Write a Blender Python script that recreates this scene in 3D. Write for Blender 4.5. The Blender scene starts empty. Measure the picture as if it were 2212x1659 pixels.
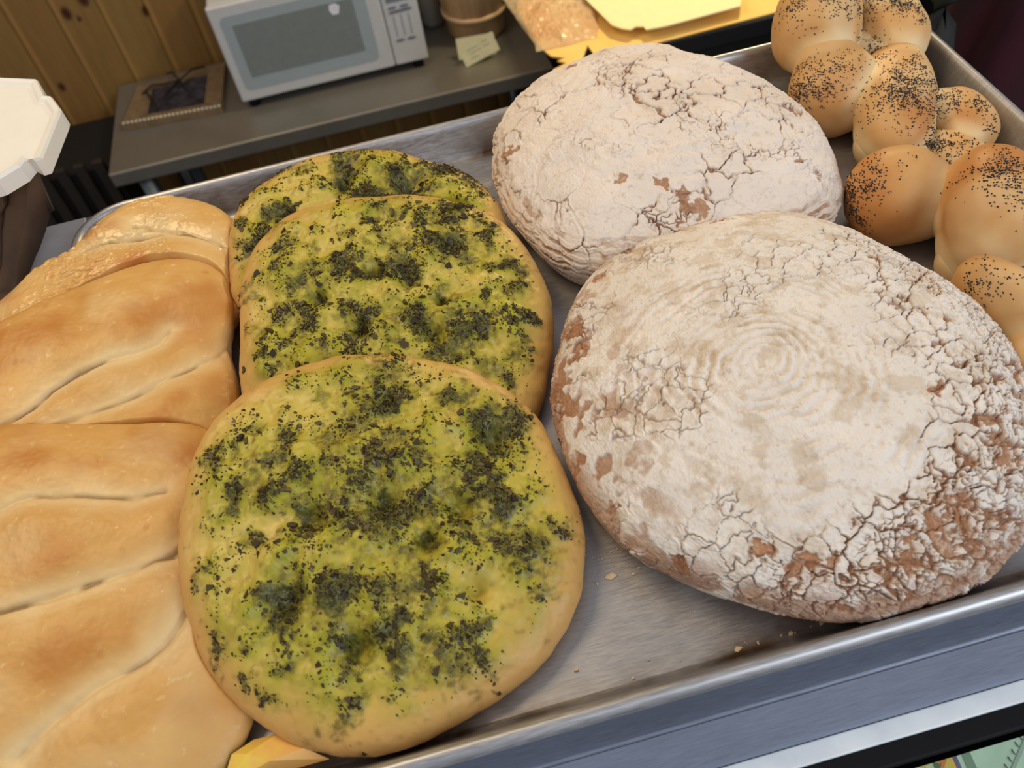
import bpy, math, numpy as np
from mathutils import Matrix, Vector
SC = bpy.context.scene
COL = SC.collection
# ---------------------------------------------------------------- camera
RIM = 1.22          # height of the sheet pan rim above the floor (metres)
FL = 1.197          # height of the pan's inner floor
def rx(t): return np.array([[1, 0, 0], [0, math.cos(t), -math.sin(t)], [0, math.sin(t), math.cos(t)]])
def rz(t): return np.array([[math.cos(t), -math.sin(t), 0], [math.sin(t), math.cos(t), 0], [0, 0, 1]])
CM = rz(-0.086314) @ rx(0.685554) @ rz(-0.190524)
cam_data = bpy.data.cameras.new('camera'); cam = bpy.data.objects.new('camera', cam_data); COL.objects.link(cam)
cam.matrix_world = Matrix([list(CM[i]) + [(0.247092, -0.116911, 1.598861)[i]] for i in range(3)] + [[0, 0, 0, 1]])
cam_data.sensor_width = 36; cam_data.lens = 1859.54 / 2212 * 36; cam_data.clip_start = .01
cam_data.dof.use_dof = True; cam_data.dof.focus_distance = 0.50; cam_data.dof.aperture_fstop = 11
SC.camera = cam
# ---------------------------------------------------------------- light
SC.view_settings.view_transform = 'Standard'; SC.view_settings.look = 'None'
SC.view_settings.gamma = 1; SC.view_settings.use_curve_mapping = False
SC.view_settings.exposure = 0.14
W = bpy.data.worlds.new('world'); SC.world = W; W.use_nodes = True
W.node_tree.nodes['Background'].inputs[0].default_value = (.92, .93, 1.0, 1)
W.node_tree.nodes['Background'].inputs[1].default_value = 0.37
def area(name, loc, target, sx, sy, power, col):
    d = bpy.data.lights.new(name, 'AREA'); d.shape = 'RECTANGLE'; d.size = sx; d.size_y = sy; d.energy = power; d.color = col
    o = bpy.data.objects.new(name, d); COL.objects.link(o); o.location = loc
    o.rotation_euler = (Vector(target) - Vector(loc)).to_track_quat('-Z', 'Y').to_euler(); return o
area('shop_window_daylight', (1.7, -1.5, 2.5), (.35, .2, 1.2), 1.6, 1.2, 27, (.86, .93, 1.0))
area('ceiling_lamp_warm', (-.35, .75, 2.45), (.1, .3, 1.2), .6, .6, 9, (1, .74, .42))
area('ceiling_lamp_prep', (.95, 1.35, 1.75), (.72, 1.2, .85), .12, .12, 7, (1, .78, .42))
area('lamp_over_scale', (-.25, .35, 1.95), (-.04, .48, 1.28), .15, .15, .4, (1, .94, .82))

# ---------------------------------------------------------------- helpers
def lin(r, g, b):
    return tuple(((c / 255) / 12.92 if c / 255 <= .04045 else ((c / 255 + .055) / 1.055) ** 2.4) for c in (r, g, b)) + (1,)
class NT:
    def __init__(s, name, **kw):
        s.m = bpy.data.materials.new(name); s.m.use_nodes = True; s.t = s.m.node_tree; s.b = s.t.nodes['Principled BSDF']
        for k, v in kw.items(): s.b.inputs[k.replace('_', ' ')].default_value = v
    def n(s, typ, **kw):
        o = s.t.nodes.new(typ)
        for k, v in kw.items():
            if k in o.inputs.keys() or k.replace('_', ' ') in o.inputs.keys():
                s.put(o.inputs[k if k in o.inputs.keys() else k.replace('_', ' ')], v)
            else: setattr(o, k, v)
        return o
    def put(s, inp, v):
        if isinstance(v, bpy.types.NodeSocket): s.t.links.new(v, inp)
        else: inp.default_value = v
    def attr(s, name): return s.n('ShaderNodeAttribute', attribute_name=name).outputs['Fac']
    def geo(s, scale=(1, 1, 1), loc=(0, 0, 0)):
        g = s.n('ShaderNodeNewGeometry'); mp = s.n('ShaderNodeMapping'); s.put(mp.inputs['Vector'], g.outputs['Position'])
        mp.inputs['Scale'].default_value = scale; mp.inputs['Location'].default_value = loc; return mp.outputs[0]
    def noise(s, vec, scale, detail=3, rough=.5): return s.n('ShaderNodeTexNoise', Vector=vec, Scale=scale, Detail=detail, Roughness=rough).outputs[0]
    def ramp(s, fac, a, b, va=0., vb=1.):
        o = s.n('ShaderNodeMapRange'); s.put(o.inputs['Value'], fac)
        for k, v in zip(('From Min', 'From Max', 'To Min', 'To Max'), (a, b, va, vb)): o.inputs[k].default_value = v
        return o.outputs[0]
    def mul(s, a, b, op='MULTIPLY'):
        o = s.n('ShaderNodeMath', operation=op); s.put(o.inputs[0], a); s.put(o.inputs[1], b); return o.outputs[0]
    def mix(s, fac, a, b, mode='MIX'):
        o = s.n('ShaderNodeMix', data_type='RGBA', blend_type=mode); s.put(o.inputs[0], fac); s.put(o.inputs[6], a); s.put(o.inputs[7], b); return o.outputs[2]
    def bump(s, h, dist=.001, strength=1.):
        o = s.n('ShaderNodeBump', Distance=dist, Strength=strength); s.put(o.inputs['Height'], h); s.put(s.b.inputs['Normal'], o.outputs[0])
    def col(s, v): s.put(s.b.inputs['Base Color'], v)
def plain(name, rgb, rough=.5, metal=0., var=.08, **kw):
    n = NT(name, Roughness=rough, Metallic=metal, **kw); c = lin(*rgb)
    v = n.noise(n.geo(), 60, 4); n.col(n.mix(n.ramp(v, .3, .7), tuple(x * (1 - var) for x in c[:3]) + (1,), tuple(min(1, x * (1 + var)) for x in c[:3]) + (1,))); return n.m
def mesh(name, V, F, mat, parent=None, smooth=True, attrs=None):
    me = bpy.data.meshes.new(name)
    V = np.asarray(V, dtype=np.float32)
    if isinstance(F, np.ndarray):
        nf, k = F.shape
        me.vertices.add(len(V)); me.vertices.foreach_set('co', V.ravel())
        me.loops.add(nf * k); me.loops.foreach_set('vertex_index', F.astype(np.int32).ravel())
        me.polygons.add(nf); me.polygons.foreach_set('loop_start', np.arange(0, nf * k, k, dtype=np.int32))
        me.update(calc_edges=True)
    else: me.from_pydata([tuple(map(float, v)) for v in V], [], F); me.update()
    if smooth: me.polygons.foreach_set('use_smooth', np.ones(len(me.polygons), dtype=bool))
    for k, v in (attrs or {}).items():
        a = me.attributes.new(k, 'FLOAT', 'POINT'); a.data.foreach_set('value', np.ascontiguousarray(v, dtype=np.float32))
    me.validate()
    o = bpy.data.objects.new(name, me); COL.objects.link(o)
    if mat: me.materials.append(mat)
    if parent: o.parent = parent; o.matrix_parent_inverse = parent.matrix_world.inverted()
    return o
def empty(name, loc, label, cat, group=None):
    o = bpy.data.objects.new(name, None); COL.objects.link(o); o.location = loc; o.empty_display_size = .02
    o.matrix_world = Matrix.Translation(loc); return tag(o, label, cat, group)
def tag(o, label=None, cat=None, group=None, kind=None):
    for k, v in (('label', label), ('category', cat), ('group', group), ('kind', kind)):
        if v: o[k] = v
    return o
def join(parts):
    V, F, n = [], [], 0
    for v, f in parts:
        V += [tuple(map(float, p)) for p in v]; F += [tuple(i + n for i in q) for q in f]; n += len(v)
    return V, F
def box(x0, x1, y0, y1, z0, z1, b=0.0):
    """box with optionally chamfered edges"""
    if b <= 0:
        v = [(x, y, z) for z in (z0, z1) for y in (y0, y1) for x in (x0, x1)]
        return v, [(0, 2, 3, 1), (4, 5, 7, 6), (0, 1, 5, 4), (2, 6, 7, 3), (0, 4, 6, 2), (1, 3, 7, 5)]
    import bmesh
    bm = bmesh.new(); vs = [bm.verts.new(p) for p in box(x0, x1, y0, y1, z0, z1)[0]]
    for f in box(0, 1, 0, 1, 0, 1)[1]: bm.faces.new([vs[i] for i in f])
    bmesh.ops.bevel(bm, geom=bm.edges[:], offset=b, segments=3, affect='EDGES', profile=.5)
    bm.verts.ensure_lookup_table(); bm.verts.index_update()
    r = [tuple(v.co) for v in bm.verts], [tuple(v.index for v in f.verts) for f in bm.faces]; bm.free(); return r
def prism(poly, z0, z1):
    n = len(poly); v = [(x, y, z0) for x, y in poly] + [(x, y, z1) for x, y in poly]
    a = sum(poly[i][0] * poly[(i + 1) % n][1] - poly[(i + 1) % n][0] * poly[i][1] for i in range(n))
    f = [tuple(range(n))[::-1], tuple(range(n, 2 * n))] + [(i, (i + 1) % n, n + (i + 1) % n, n + i) for i in range(n)]
    if a < 0: f = [q[::-1] for q in f]
    return v, f
def xz(vf, y0):       # turn a prism drawn in (x, z) up into the plane y = y0, facing -y
    v, f = vf; return [(x, y0 - z, y) for x, y, z in v], f
def rrect(x0, x1, z0, z1, r, n=6):
    p = []
    for cx, cz, a in ((x1 - r, z1 - r, 0), (x0 + r, z1 - r, 90), (x0 + r, z0 + r, 180), (x1 - r, z0 + r, 270)):
        p += [(cx + r * math.cos(math.radians(a + 90 * i / n)), cz + r * math.sin(math.radians(a + 90 * i / n))) for i in range(n + 1)]
    return p
def lathe(prof, cx, cy, n=48, oval=1.0, ribs=0, ra=0.):
    V, F = [], []
    for r, z in prof:
        for i in range(n):
            a = 2 * math.pi * i / n; q = r * (1 + ra * math.cos(ribs * a)); V.append((cx + q * math.cos(a), cy + q * math.sin(a) * oval, z))
    for j in range(len(prof) - 1):
        for i in range(n): F.append((j * n + i, j * n + (i + 1) % n, (j + 1) * n + (i + 1) % n, (j + 1) * n + i))
    return V, F
def tube(pts, r, n=8):
    P = np.array(pts, float); V, F = [], []
    for i, p in enumerate(P):
        t = P[min(i + 1, len(P) - 1)] - P[max(i - 1, 0)]; t /= np.linalg.norm(t)
        u = np.cross(t, (0, 0, 1)); u = u / np.linalg.norm(u) if np.linalg.norm(u) > .05 else np.array((1., 0, 0)); w = np.cross(t, u)
        for k in range(n): a = 2 * math.pi * k / n; V.append(p + r * (math.cos(a) * u + math.sin(a) * w))
    for i in range(len(P) - 1):
        for k in range(n): F.append((i * n + k, i * n + (k + 1) % n, (i + 1) * n + (k + 1) % n, (i + 1) * n + k))
    F += [tuple(range(n))[::-1], tuple(range((len(P) - 1) * n, len(P) * n))]; return V, F
# ---- numpy noise
RNG = np.random.default_rng(7)
PERM = np.tile(RNG.permutation(256), 4)
GR = RNG.normal(size=(256, 3)); GR /= np.linalg.norm(GR, axis=1)[:, None]
RV = RNG.random((256, 3))
def perlin(P):
    i = np.floor(P).astype(np.int64); f = P - i; u = f * f * f * (f * (f * 6 - 15) + 10); i &= 255; r = 0
    for dx in (0, 1):
        for dy in (0, 1):
            for dz in (0, 1):
                h = PERM[PERM[PERM[(i[:, 0] + dx) & 255] + ((i[:, 1] + dy) & 255)] + ((i[:, 2] + dz) & 255)]
                g = GR[h]; w = (u[:, 0] if dx else 1 - u[:, 0]) * (u[:, 1] if dy else 1 - u[:, 1]) * (u[:, 2] if dz else 1 - u[:, 2])
                r = r + w * (g[:, 0] * (f[:, 0] - dx) + g[:, 1] * (f[:, 1] - dy) + g[:, 2] * (f[:, 2] - dz))
    return r * 1.6
def fbm(P, s, o=4, g=.5, seed=0):
    r = 0; a = 1; Q = P * s + seed * 17.31
    for k in range(o): r = r + a * perlin(Q); Q = Q * 2.03 + 5.7; a *= g
    return r
def worley(P, s, seed=0):
    """2D-3D cellular noise: F1, F2, random value of the nearest cell"""
    Q = P * s + seed * 3.7; i = np.floor(Q).astype(np.int64)
    F1 = np.full(len(P), 9.); F2 = F1.copy(); ID = np.zeros(len(P))
    for dx in (-1, 0, 1):
        for dy in (-1, 0, 1):
            for dz in (-1, 0, 1):
                c = i + (dx, dy, dz); h = PERM[PERM[PERM[c[:, 0] & 255] + (c[:, 1] & 255)] + (c[:, 2] & 255)]
                d = np.linalg.norm(c + RV[h] - Q, axis=1); n1 = d < F1
                F2 = np.where(n1, F1, np.minimum(F2, d)); ID = np.where(n1, h / 255., ID); F1 = np.where(n1, d, F1)
    return F1, F2, ID
def ss(a, b, x): t = np.clip((x - a) / (b - a), 0, 1); return t * t * (3 - 2 * t)

# ---------------------------------------------------------------- setting
pine = NT('knotty_pine', Roughness=.45)
g = pine.geo((9, 1, .9)); gr = pine.noise(g, 9, 6, .6); big = pine.noise(pine.geo((1, 1, .4)), 5, 2)
c = pine.mix(pine.ramp(gr, .35, .7), lin(146, 114, 62), lin(120, 88, 44)); c = pine.mix(pine.ramp(big, .35, .7), c, lin(134, 108, 56))
pid = pine.attr('plank'); c = pine.mix(pine.ramp(pid, 0, 1, 0, .5), c, lin(134, 86, 44))
c = pine.mix(pine.attr('knot'), c, lin(62, 26, 8)); pine.col(pine.mix(pine.attr('seam'), c, lin(168, 128, 70)))
seams = [-.49 + .0915 * k for k in range(-28, 32)]
xs = []
for sx in seams:
    for dx in (0, .003, .006, .009): xs.append(sx + dx)
    xs += list(np.linspace(sx + .011, sx + .0905, 18))
xs = np.array(xs); zs = np.linspace(0, 2.7, 541)
gx, gz = np.meshgrid(xs, zs); sd = (gx + .49) % .0915
yy = 1.84 + np.where(sd < .0095, .006 * np.sin(np.clip(sd / .009, 0, 1) * math.pi), 0)
kn = np.zeros_like(gx)
for kx, kz, kr in ((-.368, .785, .011), (-.349, .769, .005), (-.322, .806, .012), (-.212, .752, .009), (-.458, .633, .008), (.3, 1.1, .012), (.9, .9, .01)):
    kn = np.maximum(kn, 1 - ss(.5, 1.25, np.hypot((gx - kx), (gz - kz) / 1.5) / kr))
seamf = np.where((sd > .0085) & (sd < .016), .6, 0.)
plank = RV[(np.floor((gx + .49) / .0915).astype(int) * 37) & 255, 0]
nx, nz = len(xs), len(zs); idx = np.arange(nx * nz).reshape(nz, nx)
F = np.stack([idx[:-1, :-1], idx[:-1, 1:], idx[1:, 1:], idx[1:, :-1]], -1).reshape(-1, 4)
tag(mesh('wall_back', np.stack([gx, yy, gz], -1).reshape(-1, 3), F, pine.m, attrs=dict(knot=kn.ravel(), seam=seamf.ravel(), plank=plank.ravel())), kind='structure')
flo = NT('dark_floor', Roughness=.6); v = flo.noise(flo.geo((3, 14, 1)), 4, 5)
flo.col(flo.mix(flo.ramp(v, .3, .7), lin(34, 24, 14), lin(64, 48, 26)))
tag(mesh('floor', [(-3, -2, 0), (3.4, -2, 0), (3.4, 1.9, 0), (-3, 1.9, 0)], [(0, 1, 2, 3)], flo.m), kind='structure')

# ---------------------------------------------------------------- metals
def metal(name, rgb, rough, streak=(1, 1, 1), dirt=None, met=.85):
    n = NT(name, Roughness=rough, Metallic=met)
    s = n.noise(n.geo(streak), 40, 5, .6); c = n.mix(n.ramp(s, .3, .7), lin(*[x * .9 for x in rgb]), lin(*[min(255, x * 1.06) for x in rgb]))
    n.put(n.b.inputs['Roughness'], n.ramp(s, .3, .7, rough * .8, rough * 1.25))
    if dirt: c = n.mix(n.mul(n.attr('grime'), n.ramp(n.noise(n.geo((1, 1, 1)), 30, 4), .35, .62)), c, lin(*dirt))
    sp = n.noise(n.geo(), 9, 3); c = n.mix(n.ramp(sp, .5, .75, 0, .5), c, lin(*[x * .82 for x in rgb])); n.col(c); return n.m
M_pan = metal('worn_aluminium', (184, 184, 186), .42, (3, 40, 3), (84, 58, 30), .8)
M_steel = metal('brushed_steel', (142, 138, 130), .38, (2, 60, 60), None, .6)
M_case = metal('case_steel', (146, 154, 172), .34, (2, 60, 60), None, .6)
black = plain('black_plastic', (16, 17, 22), .6, Specular_IOR_Level=.2)

# ---------------------------------------------------------------- sheet pan
SEC = [(0.0195, .1975, .9), (.0172, .1984, 1), (.0150, .2015, .7), (.0105, .2120, .15), (.0085, .2175, 0), (.0076, .2205, 0), (.0060, .2225, 0), (.0040, .2232, 0), (.0018, .2222, 0), (.0004, .2200, 0), (0, .2175, 0), (.0010, .2150, 0),
       (.0035, .2138, 0), (.0070, .2140, 0), (.0100, .2100, 0), (.0160, .1990, 0), (.0195, .1955, 0)]
def ringpts(ins, z, w=.66, d=.457, r=.040, n=14, m=60):
    p = []
    q = max(r - ins, .012)
    for cx, cy, a in ((w - ins - q, d - ins - q, 0), (ins + q, d - ins - q, 90), (ins + q, ins + q, 180), (w - ins - q, ins + q, 270)):
        p += [(cx + q * math.cos(math.radians(a + 90 * i / n)), cy + q * math.sin(math.radians(a + 90 * i / n)), z) for i in range(n + 1)]
        # straight run to next corner is filled by subdivision
    out = []
    for i in range(len(p)):
        a, b = np.array(p[i]), np.array(p[(i + 1) % len(p)]); k = m if np.linalg.norm(b - a) > .05 else 1
        for j in range(k): out.append(a + (b - a) * j / k)
    return out
rings = [ringpts(i, 1 + z) for i, z, g_ in SEC]; n = len(rings[0]); V = [p for r_ in rings for p in r_]
F = [(j * n + i, j * n + (i + 1) % n, (j + 1) * n + (i + 1) % n, (j + 1) * n + i) for j in range(len(SEC) - 1) for i in range(n)]
gri = np.repeat([g_ for _, _, g_ in SEC], n)
pan = empty('sheet_pan', (.33, .2285, 1.1955), 'large worn aluminium sheet pan with rolled rim holding all the breads', 'baking tray')
mesh('rim_and_walls', V, [q[::-1] for q in F], M_pan, pan, attrs=dict(grime=gri))
fv = np.array(rings[0]); cx, cy = .33, .2285
fl = [fv]; [fl.append(np.stack([cx + (fv[:, 0] - cx) * s, cy + (fv[:, 1] - cy) * s, np.full(n, FL)], 1)) for s in (.985, .95, .8, .5, .2)]
V = np.concatenate(fl + [np.array([[cx, cy, FL]])]); k = len(fl)
F = [(j * n + i, j * n + (i + 1) % n, (j + 1) * n + (i + 1) % n, (j + 1) * n + i) for j in range(k - 1) for i in range(n)] + [((k - 1) * n + i, (k - 1) * n + (i + 1) % n, k * n) for i in range(n)]
g_ = np.concatenate([np.full(n, x) for x in (.9, .5, .12, .1, .1, .1)] + [[.1]])
mesh('pan_floor', V, F, M_pan, pan, attrs=dict(grime=g_))
bt = np.array(rings[-1]); mesh('underside', bt, [tuple(range(n))[::-1]], M_pan, pan)

# ---------------------------------------------------------------- breads
BR = {'herb1':{'c':[0.1842,0.1259],'R':[1029,1025,1023,1022,1020,1014,1004,992,981,970,961,953,946,939,935,934,936,941,948,956,965,974,982,990,999,1009,1018,1023,1022,1015,1004,991,980,971,965,962,962,966,972,981,990,1001,1013,1027,1041,1054,1065,1073,1081,1090,1099,1105,1107,1105,1097,1088,1080,1075,1076,1082,1092,1101,1109,1112,1111,1107,1102,1094,1082,1068,1053,1039],'z':0.014,'gx':-0.06,'gy':0.19,'H':0.036,'ze':0.015,'n':2.4,'m':2.2},'herb2':{'c':[0.2129,0.2675],'R':[987,979,975,975,976,978,977,972,963,952,941,930,923,919,918,918,920,925,936,955,981,1011,1040,1064,1079,1084,1081,1069,1051,1028,1003,979,956,939,927,923,927,939,959,985,1014,1041,1061,1069,1067,1058,1047,1038,1033,1033,1038,1047,1057,1067,1081,1099,1124,1151,1173,1186,1185,1171,1145,1114,1084,1060,1043,1033,1025,1017,1008,998],'z':0.01,'gx':0,'gy':0.18,'H':0.035,'ze':0.015,'n':2.4,'m':2.2},'herb3':{'c':[0.2074,0.3405],'R':[936,922,904,883,860,837,816,798,783,771,764,761,762,768,775,783,791,800,809,820,833,847,862,876,891,908,927,945,961,969,969,959,944,929,919,915,918,924,928,929,923,911,895,875,853,834,821,815,813,813,815,820,829,843,861,881,903,927,952,975,993,1004,1012,1018,1020,1019,1013,1004,991,976,961,948],'z':0.01,'gx':0,'gy':0.18,'H':0.033,'ze':0.016,'n':2.4,'m':2.2},'loaf1':{'c':[0.4117,0.144],'R':[1185,1176,1169,1163,1160,1159,1162,1171,1186,1207,1231,1255,1275,1289,1296,1296,1294,1292,1292,1297,1303,1310,1314,1314,1311,1305,1294,1279,1262,1246,1235,1230,1232,1237,1240,1241,1240,1241,1247,1258,1269,1279,1286,1290,1290,1290,1291,1293,1299,1309,1322,1336,1348,1355,1361,1366,1373,1378,1378,1368,1350,1327,1302,1279,1259,1243,1231,1222,1215,1209,1202,1193],'z':0.0,'gx':0,'gy':0,'H':0.072,'ze':0.026,'n':2.1,'m':1.8},'loaf2':{'c':[0.4162,0.3557],'R':[1039,1024,1013,1007,1003,1001,1001,1004,1012,1027,1047,1071,1096,1120,1140,1156,1168,1176,1183,1188,1194,1198,1202,1203,1203,1202,1199,1193,1185,1176,1165,1153,1142,1131,1122,1117,1117,1120,1125,1130,1139,1153,1173,1199,1222,1235,1232,1214,1187,1161,1140,1128,1122,1121,1123,1131,1148,1174,1208,1248,1285,1310,1316,1301,1270,1231,1193,1158,1129,1103,1080,1058],'z':0.0,'gx':0,'gy':0,'H':0.072,'ze':0.028,'n':2.1,'m':1.9},'foc1':{'c':[0.0143,0.1348],'R':[1032,1030,1037,1053,1079,1112,1144,1165,1166,1147,1113,1074,1038,1012,995,989,994,1008,1029,1055,1085,1118,1156,1196,1232,1257,1267,1261,1241,1208,1167,1126,1088,1056,1027,1003,982,966,959,958,962,969,978,990,1007,1030,1056,1083,1110,1137,1162,1185,1207,1229,1252,1278,1304,1329,1349,1363,1369,1366,1355,1335,1302,1258,1206,1155,1112,1078,1054,1040],'z':0.013,'gx':-0.09,'gy':0.1,'H':0.031,'ze':0.013,'n':3,'m':2.4},'foc2':{'c':[0.0201,0.2725],'R':[949,954,968,992,1026,1066,1105,1131,1137,1123,1096,1061,1023,981,936,888,845,809,784,767,758,753,751,754,763,776,793,813,837,868,908,955,1004,1051,1094,1130,1156,1169,1167,1149,1117,1077,1034,990,950,919,896,881,872,866,863,864,872,886,907,934,967,1006,1052,1101,1144,1174,1183,1172,1148,1113,1076,1039,1007,982,964,953],'z':0.012,'gx':-0.06,'gy':0.12,'H':0.031,'ze':0.014,'n':2.8,'m':2.4},'foc3':{'c':[0.0402,0.3563],'R':[878,881,884,886,889,891,891,885,877,866,856,847,838,827,814,799,779,755,728,697,664,633,604,581,566,561,566,585,617,654,690,716,735,759,803,874,963,1046,1095,1094,1045,966,883,815,772,748,731,711,686,661,643,636,638,647,658,670,685,702,721,743,767,796,830,863,888,901,904,901,893,886,880,877],'z':0.01,'gx':0,'gy':0.12,'H':0.03,'ze':0.014,'n':2.6,'m':2.2}}
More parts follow.
